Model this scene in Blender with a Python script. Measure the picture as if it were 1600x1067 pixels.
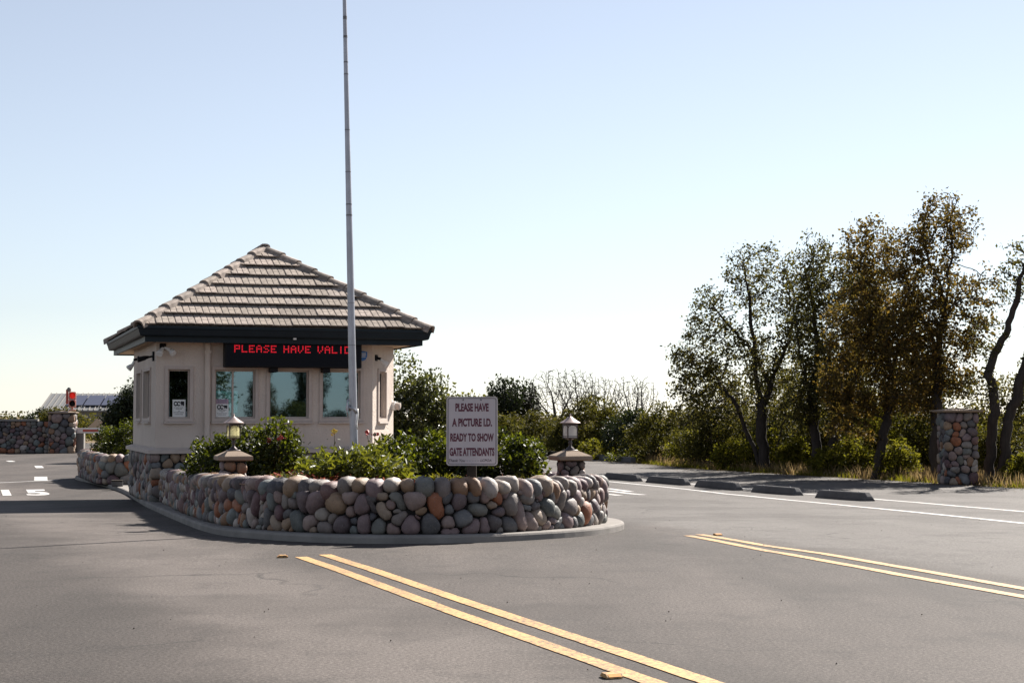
import bpy, bmesh, math, random
import numpy as np
from mathutils import Vector, Matrix
from mathutils.kdtree import KDTree

random.seed(7)
RNG = np.random.default_rng(7)
for o in list(bpy.data.objects):
    bpy.data.objects.remove(o)
SC = bpy.context.scene
COL = SC.collection
PI = math.pi
rad = math.radians

# ------------------------------------------------------------------ camera, sky, sun, exposure
EYE = 1.10
cam = bpy.data.cameras.new('camera')
cam.sensor_width = 36.0
cam.lens = 56.25
cam.clip_start = 0.1
cam.clip_end = 6000
cam.dof.use_dof = False
cam_ob = bpy.data.objects.new('camera', cam)
COL.objects.link(cam_ob)
cam_ob.location = (0, 0, EYE)
cam_ob.rotation_euler = (PI / 2 + math.atan(116.5 / 2500), 0, 0)
SC.camera = cam_ob

SUN_AZ = rad(38)      # to the right of straight ahead
SUN_EL = rad(40)
world = bpy.data.worlds.new('World')
SC.world = world
world.use_nodes = True
wn = world.node_tree.nodes
sky = wn.new('ShaderNodeTexSky')
sky.sky_type = 'NISHITA'
sky.sun_disc = False
sky.sun_elevation = SUN_EL
sky.sun_rotation = SUN_AZ
sky.air_density = 1.0
sky.dust_density = 0.12
sky.ozone_density = 2.5
wn['Background'].inputs['Strength'].default_value = 0.052
hsv = wn.new('ShaderNodeHueSaturation')         # thin summer veil: the whole sky is paler
hsv.inputs['Saturation'].default_value = 0.52
tint = wn.new('ShaderNodeMix')                 # white balance of the whole sky, which it also dims
tint.data_type = 'RGBA'; tint.blend_type = 'MULTIPLY'; tint.inputs[0].default_value = 1.0
tint.inputs[7].default_value = (0.855, 0.862, 0.893, 1)
world.node_tree.links.new(sky.outputs[0], hsv.inputs['Color'])
world.node_tree.links.new(hsv.outputs[0], tint.inputs[6])
world.node_tree.links.new(tint.outputs[2], wn['Background'].inputs['Color'])

sun = bpy.data.lights.new('sun', 'SUN')
sun.energy = 5.0
sun.angle = rad(0.53)
sun.color = (1.0, 0.945, 0.87)
sun_ob = bpy.data.objects.new('sun', sun)
COL.objects.link(sun_ob)
sun_dir = Vector((math.sin(SUN_AZ) * math.cos(SUN_EL), math.cos(SUN_AZ) * math.cos(SUN_EL), math.sin(SUN_EL)))
sun_ob.rotation_euler = sun_dir.to_track_quat('Z', 'Y').to_euler()
sun_ob.location = (20, 30, 40)

SC.view_settings.view_transform = 'Standard'
SC.view_settings.look = 'None'
SC.view_settings.exposure = 1.5
SC.view_settings.gamma = 1.0
SC.view_settings.use_curve_mapping = False
SC.render.engine = 'CYCLES'
SC.cycles.use_denoising = True
SC.cycles.max_bounces = 6
SC.cycles.transparent_max_bounces = 12
SC.cycles.caustics_reflective = False
SC.cycles.caustics_refractive = False

# ------------------------------------------------------------------ materials
class NT:
    def __init__(self, name):
        self.m = bpy.data.materials.new(name)
        self.m.use_nodes = True
        self.t = self.m.node_tree
        self.p = self.t.nodes['Principled BSDF']
        self.out = self.t.nodes['Material Output']
    def n(self, typ, **kw):
        nd = self.t.nodes.new(typ)
        for k, v in kw.items():
            if k in nd.inputs:
                nd.inputs[k].default_value = v
            else:
                setattr(nd, k, v)
        return nd
    def l(self, a, b):
        self.t.links.new(a, b)
    def coord(self, kind='Object', scale=None):
        c = self.n('ShaderNodeTexCoord')
        o = c.outputs[kind]
        if scale:
            mp = self.n('ShaderNodeMapping')
            mp.inputs['Scale'].default_value = scale
            self.l(o, mp.inputs['Vector'])
            o = mp.outputs[0]
        return o
    def noise(self, vec, scale, detail=4, rough=0.55):
        nd = self.n('ShaderNodeTexNoise')
        nd.inputs['Scale'].default_value = scale
        nd.inputs['Detail'].default_value = detail
        nd.inputs['Roughness'].default_value = rough
        if vec is not None:
            self.l(vec, nd.inputs['Vector'])
        return nd.outputs['Fac']
    def ramp(self, fac, stops, mode='LINEAR'):
        r = self.n('ShaderNodeValToRGB')
        r.color_ramp.interpolation = mode
        el = r.color_ramp.elements
        while len(el) < len(stops):
            el.new(0.5)
        for e, (p, c) in zip(el, stops):
            e.position = p
            e.color = (c[0], c[1], c[2], 1) if len(c) == 3 else c
        self.l(fac, r.inputs['Fac'])
        return r.outputs['Color']
    def mix(self, fac, a, b, blend='MIX'):
        m = self.n('ShaderNodeMix')
        m.data_type = 'RGBA'
        m.blend_type = blend
        for s, v in ((0, fac), (6, a), (7, b)):
            if hasattr(v, 'is_linked') or hasattr(v, 'links'):
                self.l(v, m.inputs[s])
            elif s == 0:
                m.inputs[0].default_value = v
            else:
                m.inputs[s].default_value = (v[0], v[1], v[2], 1)
        return m.outputs[2]
    def math(self, op, a, b=0.0, c=None, clamp=False):
        m = self.n('ShaderNodeMath')
        m.operation = op
        m.use_clamp = clamp
        for i, v in enumerate((a, b, c)):
            if v is None:
                continue
            if hasattr(v, 'links'):
                self.l(v, m.inputs[i])
            else:
                m.inputs[i].default_value = v
        return m.outputs[0]
    def bump(self, h, strength=0.3, dist=0.01):
        b = self.n('ShaderNodeBump')
        b.inputs['Strength'].default_value = strength
        b.inputs['Distance'].default_value = dist
        self.l(h, b.inputs['Height'])
        self.l(b.outputs[0], self.p.inputs['Normal'])
    def base(self, c):
        if hasattr(c, 'links'):
            self.l(c, self.p.inputs['Base Color'])
        else:
            self.p.inputs['Base Color'].default_value = (c[0], c[1], c[2], 1)
    def set(self, rough=None, spec=None, metal=None):
        if rough is not None: self.p.inputs['Roughness'].default_value = rough
        if spec is not None: self.p.inputs['Specular IOR Level'].default_value = spec
        if metal is not None: self.p.inputs['Metallic'].default_value = metal
        return self

def simple(name, col, rough=0.6, spec=0.4, metal=0.0, var=0.12, nscale=9.0, bump=0.0):
    t = NT(name)
    v = t.coord()
    f = t.noise(v, nscale, 5)
    a = tuple(max(0, c * (1 - var)) for c in col)
    b = tuple(min(1, c * (1 + var)) for c in col)
    t.base(t.ramp(f, [(0.3, a), (0.7, b)]))
    t.set(rough, spec, metal)
    if bump:
        t.bump(t.noise(v, nscale * 6, 5), bump, 0.01)
    return t.m

M = {}

def mat_asphalt():
    t = NT('asphalt')
    v = t.coord()
    sep = t.n('ShaderNodeSeparateXYZ'); t.l(v, sep.inputs[0])
    X, Y = sep.outputs[0], sep.outputs[1]
    # older, paler lane right of the line (1.55,16.2)-(3.6,9.2), newer brown-grey asphalt left of it
    wob = t.noise(v, 0.8, 3)
    d = t.math('MULTIPLY_ADD', Y, 0.25, X)                       # X + .25 Y
    d = t.math('ADD', d, t.math('MULTIPLY', wob, 0.9))
    lane = t.n('ShaderNodeMapRange'); t.l(d, lane.inputs[0])
    lane.inputs[1].default_value = 6.25; lane.inputs[2].default_value = 6.75
    # traffic-worn patches stretched along the road
    mp = t.n('ShaderNodeMapping'); t.l(v, mp.inputs['Vector'])
    mp.inputs['Rotation'].default_value = (0, 0, -0.31); mp.inputs['Scale'].default_value = (0.62, 0.11, 1)
    worn = t.ramp(t.noise(mp.outputs[0], 1.0, 5, 0.62), [(0.36, (0, 0, 0)), (0.64, (1, 1, 1))])
    c_new = t.mix(worn, (0.040, 0.031, 0.0268), (0.099, 0.080, 0.071))
    c_old = t.mix(worn, (0.098, 0.086, 0.079), (0.134, 0.120, 0.111))
    c = t.mix(lane.outputs[0], c_new, c_old)
    # paler wheel-polished band beside the left yellow lines, darker strip outside it, its colour also deepening the shadows there
    e = t.math('ADD', t.math('MULTIPLY_ADD', X, 0.927, 0.0), t.math('MULTIPLY', Y, 0.376))
    e = t.math('ADD', e, t.math('MULTIPLY', t.math('SUBTRACT', t.noise(v, 0.55, 4, 0.6), 0.5), 1.5))
    band = t.n('ShaderNodeMapRange'); band.interpolation_type = 'SMOOTHSTEP'
    t.l(t.math('ABSOLUTE', t.math('SUBTRACT', e, 2.25)), band.inputs[0])
    band.inputs[1].default_value = 0.25; band.inputs[2].default_value = 0.95; band.inputs[3].default_value = 0.72; band.inputs[4].default_value = 0.0
    c = t.mix(band.outputs[0], c, (0.145, 0.121, 0.109))
    lf = t.n('ShaderNodeMapRange'); lf.interpolation_type = 'SMOOTHSTEP'
    t.l(e, lf.inputs[0]); lf.inputs[1].default_value = 2.0; lf.inputs[2].default_value = 0.9; lf.inputs[3].default_value = 0.0; lf.inputs[4].default_value = 0.5
    c = t.mix(lf.outputs[0], c, (0.034, 0.027, 0.024))
    # aggregate speckle
    sp = t.noise(v, 55.0, 3, 0.8)
    c = t.mix(t.ramp(sp, [(0.42, (0, 0, 0)), (0.72, (1, 1, 1))]), t.mix(0.5, c, (0.012, 0.011, 0.010)), t.mix(0.14, c, (0.40, 0.37, 0.34)))
    sp2 = t.noise(v, 160.0, 2, 0.8)
    c = t.mix(t.ramp(sp2, [(0.35, (0.75, 0.75, 0.75)), (0.7, (1.25, 1.25, 1.25))]), c, c, 'MIX') if False else c
    # blotches and drips of oil
    bl = t.noise(v, 2.3, 6, 0.7)
    c = t.mix(t.ramp(bl, [(0.52, (0, 0, 0)), (0.72, (0.42, 0.42, 0.42))]), c, (0.02, 0.018, 0.017))
    ds = t.noise(v, 16.0, 4, 0.75)
    c = t.mix(t.ramp(ds, [(0.60, (0, 0, 0)), (0.70, (0.5, 0.5, 0.5))]), c, (0.018, 0.016, 0.015))
    pt = t.noise(v, 0.42, 3, 0.5)
    c = t.mix(t.ramp(pt, [(0.50, (0, 0, 0)), (0.58, (0.30, 0.30, 0.30))]), c, (0.030, 0.025, 0.022))
    # fine cracks
    vo = t.n('ShaderNodeTexVoronoi'); vo.feature = 'DISTANCE_TO_EDGE'; vo.inputs['Scale'].default_value = 0.33
    nz = t.n('ShaderNodeTexNoise'); nz.inputs['Scale'].default_value = 1.6; nz.inputs['Detail'].default_value = 6; t.l(v, nz.inputs['Vector'])
    va = t.n('ShaderNodeVectorMath'); va.operation = 'MULTIPLY_ADD'
    t.l(nz.outputs['Color'], va.inputs[0]); va.inputs[1].default_value = (1.3, 1.3, 0); t.l(v, va.inputs[2])
    t.l(va.outputs[0], vo.inputs['Vector'])
    cr = t.ramp(vo.outputs['Distance'], [(0.0, (1, 1, 1)), (0.009, (0, 0, 0))])
    crm = t.math('MULTIPLY', cr, t.ramp(t.noise(v, 0.35, 2), [(0.48, (0, 0, 0)), (0.58, (0.65, 0.65, 0.65))]))
    c = t.mix(crm, c, (0.014, 0.013, 0.012))
    t.base(c)
    t.set(0.85, 0.2)
    t.bump(t.math('ADD', sp, t.noise(v, 140.0, 2, 0.8)), 0.5, 0.006)
    return t.m

def mat_paint(name, col, wear=0.5):
    t = NT(name)
    v = t.coord()
    f = t.noise(v, 38.0, 5, 0.75)
    g = t.noise(v, 2.0, 3)
    w = t.math('ADD', f, t.math('MULTIPLY', g, 0.25))
    k = t.ramp(w, [(0.70 - 0.1 * wear, (0, 0, 0)), (0.80 - 0.08 * wear, (0.75, 0.75, 0.75))])
    c = t.mix(k, t.mix(g, col, tuple(x * 0.86 for x in col)), (0.06, 0.052, 0.048))
    t.base(c); t.set(0.65, 0.3)
    t.bump(t.noise(v, 70.0, 3, 0.8), 0.4, 0.005)
    return t.m

def mat_stone():
    t = NT('river_stone')
    oi = t.n('ShaderNodeObjectInfo')
    pal = [(0.075, 0.078, 0.085), (0.125, 0.115, 0.115), (0.17, 0.135, 0.13), (0.085, 0.098, 0.10), (0.20, 0.17, 0.14),
           (0.115, 0.078, 0.078), (0.155, 0.15, 0.145), (0.10, 0.085, 0.095), (0.24, 0.23, 0.215), (0.12, 0.14, 0.145),
           (0.17, 0.115, 0.08), (0.06, 0.062, 0.072), (0.185, 0.155, 0.15), (0.19, 0.085, 0.05), (0.105, 0.115, 0.125),
           (0.19, 0.145, 0.105), (0.14, 0.112, 0.12), (0.26, 0.25, 0.245), (0.075, 0.07, 0.075), (0.135, 0.125, 0.12), (0.09, 0.06, 0.068), (0.11, 0.118, 0.115)]
    pal = [tuple(0.135 + (x - 0.135) * 1.35 for x in p) for p in pal]
    pal = [(max(.02, r * 1.36), max(.02, g * 1.22), max(.02, b * 1.13)) for r, g, b in pal]
    n = len(pal)
    c = t.ramp(oi.outputs['Random'], [(i / n, p) for i, p in enumerate(pal)], 'CONSTANT')
    v = t.coord()
    add = t.n('ShaderNodeVectorMath'); add.operation = 'ADD'
    cmb = t.n('ShaderNodeCombineXYZ'); 
    for i in range(3): t.l(t.math('MULTIPLY', oi.outputs['Random'], 37.0 + 11 * i), cmb.inputs[i])
    t.l(v, add.inputs[0]); t.l(cmb.outputs[0], add.inputs[1])
    vv = add.outputs[0]
    f = t.noise(vv, 9.0, 5, 0.6)
    c = t.mix(t.ramp(f, [(0.3, (0, 0, 0)), (0.7, (1, 1, 1))]), t.mix(0.45, c, (0.04, 0.038, 0.036)), t.mix(0.12, c, (0.40, 0.36, 0.33)))
    s = t.noise(vv, 70.0, 3, 0.8)
    c = t.mix(t.ramp(s, [(0.6, (0, 0, 0)), (0.68, (0.45, 0.45, 0.45))]), c, (0.30, 0.28, 0.26))
    c = t.mix(t.ramp(s, [(0.32, (0.5, 0.5, 0.5)), (0.4, (0, 0, 0))]), c, (0.025, 0.025, 0.025))
    t.base(c); t.set(0.62, 0.35)
    t.bump(t.math('ADD', t.math('MULTIPLY', f, 2.0), s), 0.35, 0.012)
    return t.m

def mat_stucco():
    t = NT('stucco')
    v = t.coord()
    f = t.noise(v, 1.3, 5, 0.6)
    c = t.ramp(f, [(0.3, (0.53, 0.45, 0.39)), (0.7, (0.60, 0.52, 0.455))])
    vs = t.coord('Object', (5.0, 5.0, 0.5))
    st = t.noise(vs, 1.6, 4, 0.6)
    c = t.mix(t.ramp(st, [(0.55, (0, 0, 0)), (0.8, (0.35, 0.35, 0.35))]), c, (0.33, 0.28, 0.25))
    t.base(c); t.set(0.92, 0.15)
    h = t.math('ADD', t.noise(v, 26.0, 6, 0.7), t.math('MULTIPLY', t.noise(v, 90.0, 3, 0.7), 0.5))
    t.bump(h, 0.6, 0.02)
    return t.m

def mat_concrete(name, col):
    t = NT(name)
    v = t.coord()
    f = t.noise(v, 2.2, 7, 0.65)
    c = t.ramp(f, [(0.3, tuple(x * 0.72 for x in col)), (0.72, tuple(x * 1.08 for x in col))])
    s = t.noise(v, 60.0, 3, 0.8)
    c = t.mix(t.ramp(s, [(0.60, (0, 0, 0)), (0.75, (0.5, 0.5, 0.5))]), c, tuple(x * 0.45 for x in col))
    t.base(c); t.set(0.9, 0.08)
    t.bump(t.math('ADD', f, s), 0.4, 0.01)
    return t.m

def mat_tile():
    t = NT('roof_tile')
    oi = t.n('ShaderNodeObjectInfo')
    v = t.coord()
    c = t.ramp(oi.outputs['Random'], [(0.0, (0.22, 0.185, 0.155)), (0.35, (0.33, 0.28, 0.235)), (0.7, (0.41, 0.34, 0.295)), (1.0, (0.28, 0.245, 0.215))])
    f = t.noise(v, 7.0, 6, 0.7)
    c = t.mix(t.ramp(f, [(0.35, (0.7, 0.7, 0.7)), (0.62, (0, 0, 0))]), c, (0.10, 0.083, 0.073))
    s = t.noise(v, 45.0, 3, 0.8)
    c = t.mix(t.ramp(s, [(0.55, (0, 0, 0)), (0.7, (0.4, 0.4, 0.4))]), c, (0.10, 0.09, 0.08))
    t.base(c); t.set(0.9, 0.2)
    t.bump(t.math('ADD', f, s), 0.3, 0.01)
    return t.m

def mat_leaf(name, stops, trans=0.32, rough=0.45, spec=0.45, tint=(1.5, 1.5, 0.8)):
    t = NT(name)
    g = t.n('ShaderNodeNewGeometry')
    oi = t.n('ShaderNodeObjectInfo')
    v = t.coord()
    clump = t.noise(v, 2.2, 2)
    r = t.math('ADD', t.math('MULTIPLY', g.outputs['Random Per Island'], 0.75), t.math('MULTIPLY', t.math('SUBTRACT', clump, 0.35), 0.6), clamp=True)
    c = t.ramp(r, stops)
    t.base(c); t.set(rough, spec)
    tr = t.n('ShaderNodeBsdfTranslucent')
    tc = t.mix(1.0, c, tint, 'MULTIPLY')
    t.l(tc, tr.inputs['Color'])
    mx = t.n('ShaderNodeMixShader'); mx.inputs[0].default_value = trans
    t.l(t.p.outputs[0], mx.inputs[1]); t.l(tr.outputs[0], mx.inputs[2])
    t.l(mx.outputs[0], t.out.inputs['Surface'])
    return t.m

def mat_bark(name, col):
    t = NT(name)
    v = t.coord('Object', (6, 6, 1.2))
    f = t.noise(v, 3.0, 6, 0.7)
    t.base(t.ramp(f, [(0.3, tuple(x * 0.5 for x in col)), (0.7, col)]))
    t.set(0.95, 0.15); t.bump(f, 0.8, 0.03)
    return t.m

def mat_glass(name, tint, refl, fres=0.7):
    t = NT(name)
    tr = t.n('ShaderNodeBsdfTransparent'); tr.inputs['Color'].default_value = (*tint, 1)
    gl = t.n('ShaderNodeBsdfGlossy'); gl.inputs['Roughness'].default_value = 0.015
    gl.inputs['Color'].default_value = (0.55, 0.80, 0.95, 1)
    lw = t.n('ShaderNodeLayerWeight'); lw.inputs['Blend'].default_value = 0.35
    f = t.math('MULTIPLY_ADD', lw.outputs['Fresnel'], fres, refl, clamp=True)
    mx = t.n('ShaderNodeMixShader'); t.l(f, mx.inputs[0])
    t.l(tr.outputs[0], mx.inputs[1]); t.l(gl.outputs[0], mx.inputs[2])
    t.l(mx.outputs[0], t.out.inputs['Surface'])
    return t.m

def mat_emit(name, col, strength):
    t = NT(name)
    t.base((col[0] * .5, col[1] * .5, col[2] * .5))
    t.p.inputs['Emission Color'].default_value = (*col, 1)
    t.p.inputs['Emission Strength'].default_value = strength
    t.set(0.4, 0.4)
    return t.m

def mat_ground():
    t = NT('dry_ground')
    v = t.coord()
    f = t.noise(v, 0.45, 7, 0.65)
    c = t.ramp(f, [(0.3, (0.09, 0.066, 0.037)), (0.55, (0.17, 0.125, 0.075)), (0.75, (0.22, 0.17, 0.105))])
    c = t.mix(t.ramp(t.noise(v, 11.0, 5, 0.8), [(0.4, (0.5, 0.5, 0.5)), (0.65, (0, 0, 0))]), c, (0.12, 0.085, 0.05))
    t.base(c); t.set(0.95, 0.1); t.bump(t.noise(v, 18.0, 6, 0.8), 0.8, 0.05)
    return t.m

M['asphalt'] = mat_asphalt()
M['yellow'] = mat_paint('yellow_paint', (0.50, 0.288, 0.11), 1.1)
M['white'] = mat_paint('white_paint', (0.52, 0.50, 0.48), 0.7)
M['stone'] = mat_stone()
M['mortar'] = simple('mortar', (0.028, 0.026, 0.026), 0.95, 0.1, var=0.4, nscale=20, bump=0.6)
M['stucco'] = mat_stucco()
M['trim'] = simple('window_trim', (0.47, 0.40, 0.355), 0.8, 0.25, var=0.08, nscale=8, bump=0.2)
M['concrete'] = mat_concrete('concrete', (0.25, 0.232, 0.215))
M['cap'] = mat_concrete('cap_concrete', (0.30, 0.235, 0.185))
M['stop'] = mat_concrete('stop_concrete', (0.115, 0.111, 0.111))
M['tile'] = mat_tile()
M['gutter'] = simple('gutter_paint', (0.009, 0.016, 0.022), 0.5, 0.22, var=0.15, nscale=4)
M['soffit'] = simple('soffit_paint', (0.50, 0.37, 0.25), 0.85, 0.2, var=0.08)
M['black'] = simple('black_plastic', (0.006, 0.006, 0.008), 0.5, 0.15)
M['board'] = simple('board_face', (0.003, 0.004, 0.008), 0.4, 0.12)
M['led'] = mat_emit('led_red', (1.0, 0.010, 0.03), 0.21)
M['bulb'] = mat_emit('bulb_glow', (1.0, 0.9, 0.62), 0.32)
M['redlens'] = mat_emit('red_lens', (1.0, 0.03, 0.02), 0.13)
M['glass'] = mat_glass('window_glass', (0.22, 0.34, 0.37), 0.20)
M['glassdark'] = mat_glass('dark_glass', (0.10, 0.11, 0.11), 0.03, 0.25)
M['clearglass'] = mat_glass('clear_glass', (0.72, 0.85, 0.86), 0.03, 0.3)
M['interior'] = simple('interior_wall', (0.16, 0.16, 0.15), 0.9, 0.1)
M['paper'] = simple('paper', (0.72, 0.72, 0.70), 0.9, 0.1, var=0.04)
M['pinkpaper'] = simple('pink_paper', (0.42, 0.30, 0.36), 0.9, 0.1, var=0.08)
M['ink'] = simple('ink', (0.03, 0.03, 0.035), 0.8, 0.2)
M['blueink'] = simple('blue_ink', (0.05, 0.13, 0.22), 0.8, 0.2)
M['pole'] = simple('galvanised_pole', (0.36, 0.36, 0.39), 0.42, 0.5, metal=0.55, var=0.14, nscale=5)
M['polebolt'] = simple('pole_bolt', (0.17, 0.165, 0.17), 0.6, 0.4, metal=0.4)
M['signface'] = simple('sign_face', (0.52, 0.465, 0.48), 0.55, 0.35, var=0.05, nscale=5)
M['signedge'] = simple('sign_edge', (0.50, 0.46, 0.45), 0.5, 0.4, metal=0.3)
M['signink'] = simple('sign_lettering', (0.125, 0.042, 0.06), 0.6, 0.3, var=0.12, nscale=30)
M['signline'] = simple('sign_line', (0.10, 0.085, 0.09), 0.6, 0.3)
M['wood'] = simple('post_wood', (0.035, 0.028, 0.022), 0.9, 0.2, bump=0.4)
M['bronze'] = simple('lantern_bronze', (0.065, 0.05, 0.048), 0.42, 0.5, metal=0.5, var=0.2)
M['lroof'] = simple('lantern_roof', (0.26, 0.20, 0.185), 0.45, 0.5, metal=0.35, var=0.12)
def mat_frost():
    t = NT('frosted_glass')
    t.base((0.78, 0.77, 0.76)); t.set(0.35, 0.5)
    tr = t.n('ShaderNodeBsdfTranslucent'); tr.inputs['Color'].default_value = (0.85, 0.83, 0.8, 1)
    mx = t.n('ShaderNodeMixShader'); mx.inputs[0].default_value = 0.6
    t.l(t.p.outputs[0], mx.inputs[1]); t.l(tr.outputs[0], mx.inputs[2])
    t.l(mx.outputs[0], t.out.inputs['Surface'])
    return t.m
M['frost'] = mat_frost()
def mat_clearglass():
    t = NT('seeded_glass')
    tr = t.n('ShaderNodeBsdfTransparent'); tr.inputs['Color'].default_value = (0.86, 0.85, 0.74, 1)
    mx = t.n('ShaderNodeMixShader'); mx.inputs[0].default_value = 0.45
    t.base((0.7, 0.68, 0.6)); t.set(0.2, 0.5)
    t2 = t.n('ShaderNodeBsdfTranslucent'); t2.inputs['Color'].default_value = (0.8, 0.78, 0.66, 1)
    t.l(tr.outputs[0], mx.inputs[1]); t.l(t2.outputs[0], mx.inputs[2])
    t.l(mx.outputs[0], t.out.inputs['Surface'])
    return t.m
M['seeded'] = mat_clearglass()
M['whiteplastic'] = simple('white_plastic', (0.68, 0.67, 0.65), 0.4, 0.45, var=0.05)
M['blue'] = simple('blue_sign', (0.05, 0.16, 0.42), 0.5, 0.4)
M['redpaint'] = simple('red_paint', (0.42, 0.09, 0.06), 0.5, 0.4)
M['pinkpaint'] = simple('faded_red_paint', (0.50, 0.24, 0.19), 0.55, 0.4)
M['amber'] = simple('amber_reflector', (0.72, 0.30, 0.05), 0.35, 0.5, var=0.2, nscale=30)
M['soil'] = simple('soil', (0.085, 0.055, 0.04), 0.95, 0.1, var=0.5, nscale=14, bump=0.8)
M['mulch'] = simple('red_mulch', (0.24, 0.065, 0.036), 0.9, 0.15, var=0.45, nscale=40)
M['dryground'] = mat_ground()
M['metalroof'] = simple('metal_roof', (0.17, 0.17, 0.168), 0.5, 0.3, metal=0.1)
M['solar'] = simple('solar_cell', (0.055, 0.058, 0.085), 0.3, 0.5)
M['farwall'] = simple('far_wall', (0.17, 0.16, 0.15), 0.9)
M['grit'] = simple('grit', (0.10, 0.08, 0.065), 0.9, var=0.6, nscale=3)
G = mat_leaf
M['leaf_bush'] = G('bush_leaf', [(0, (0.011, 0.016, 0.003)), (0.5, (0.028, 0.037, 0.007)), (0.85, (0.064, 0.076, 0.014)), (1, (0.12, 0.12, 0.026))], 0.4, 0.45, 0.28, (2.5, 2.3, 0.6))
M['leaf_light'] = G('light_leaf', [(0, (0.034, 0.042, 0.008)), (0.5, (0.078, 0.09, 0.016)), (1, (0.15, 0.155, 0.036))], 0.42, 0.45, 0.35, (1.9, 1.75, 0.6))
M['leaf_dark'] = G('dark_leaf', [(0, (0.008, 0.013, 0.005)), (0.6, (0.018, 0.026, 0.008)), (1, (0.042, 0.052, 0.016))], 0.25, 0.5, 0.3)
M['leaf_glossy'] = G('glossy_leaf', [(0, (0.024, 0.03, 0.010)), (0.55, (0.056, 0.062, 0.02)), (1, (0.135, 0.13, 0.044))], 0.38, 0.36, 0.5)
M['leaf_olive'] = G('olive_leaf', [(0, (0.026, 0.027, 0.008)), (0.5, (0.056, 0.053, 0.013)), (1, (0.11, 0.093, 0.024))], 0.36, 0.65, 0.10)
M['leaf_yellow'] = G('yellow_green_leaf', [(0, (0.048, 0.05, 0.008)), (0.5, (0.105, 0.10, 0.014)), (1, (0.17, 0.145, 0.025))], 0.5, 0.65, 0.12)
M['leaf_oak'] = G('oak_leaf', [(0, (0.027, 0.028, 0.013)), (0.5, (0.058, 0.054, 0.021)), (0.82, (0.11, 0.092, 0.028)), (1, (0.16, 0.095, 0.027))], 0.42, 0.6, 0.12)
M['leaf_rust'] = G('rust_leaf', [(0, (0.042, 0.034, 0.014)), (0.5, (0.083, 0.06, 0.021)), (0.8, (0.15, 0.093, 0.028)), (1, (0.20, 0.10, 0.025))], 0.45, 0.65, 0.12)
M['leaf_grey'] = G('grey_twig', [(0, (0.10, 0.085, 0.075)), (1, (0.19, 0.165, 0.145))], 0.15, 0.8, 0.2)
M['straw'] = G('straw_blade', [(0, (0.14, 0.10, 0.05)), (0.6, (0.26, 0.195, 0.10)), (1, (0.34, 0.27, 0.155))], 0.35, 0.7, 0.2, (1.2, 1.1, 0.9))
M['bark'] = mat_bark('oak_bark', (0.055, 0.045, 0.04))
M['barkgrey'] = mat_bark('grey_bark', (0.075, 0.066, 0.062))
M['stem'] = mat_bark('stem_bark', (0.10, 0.075, 0.05))
M['petal'] = simple('pink_petal', (0.36, 0.06, 0.055), 0.6, 0.3)
M['petaly'] = simple('yellow_petal', (0.70, 0.55, 0.12), 0.6, 0.3)

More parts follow.
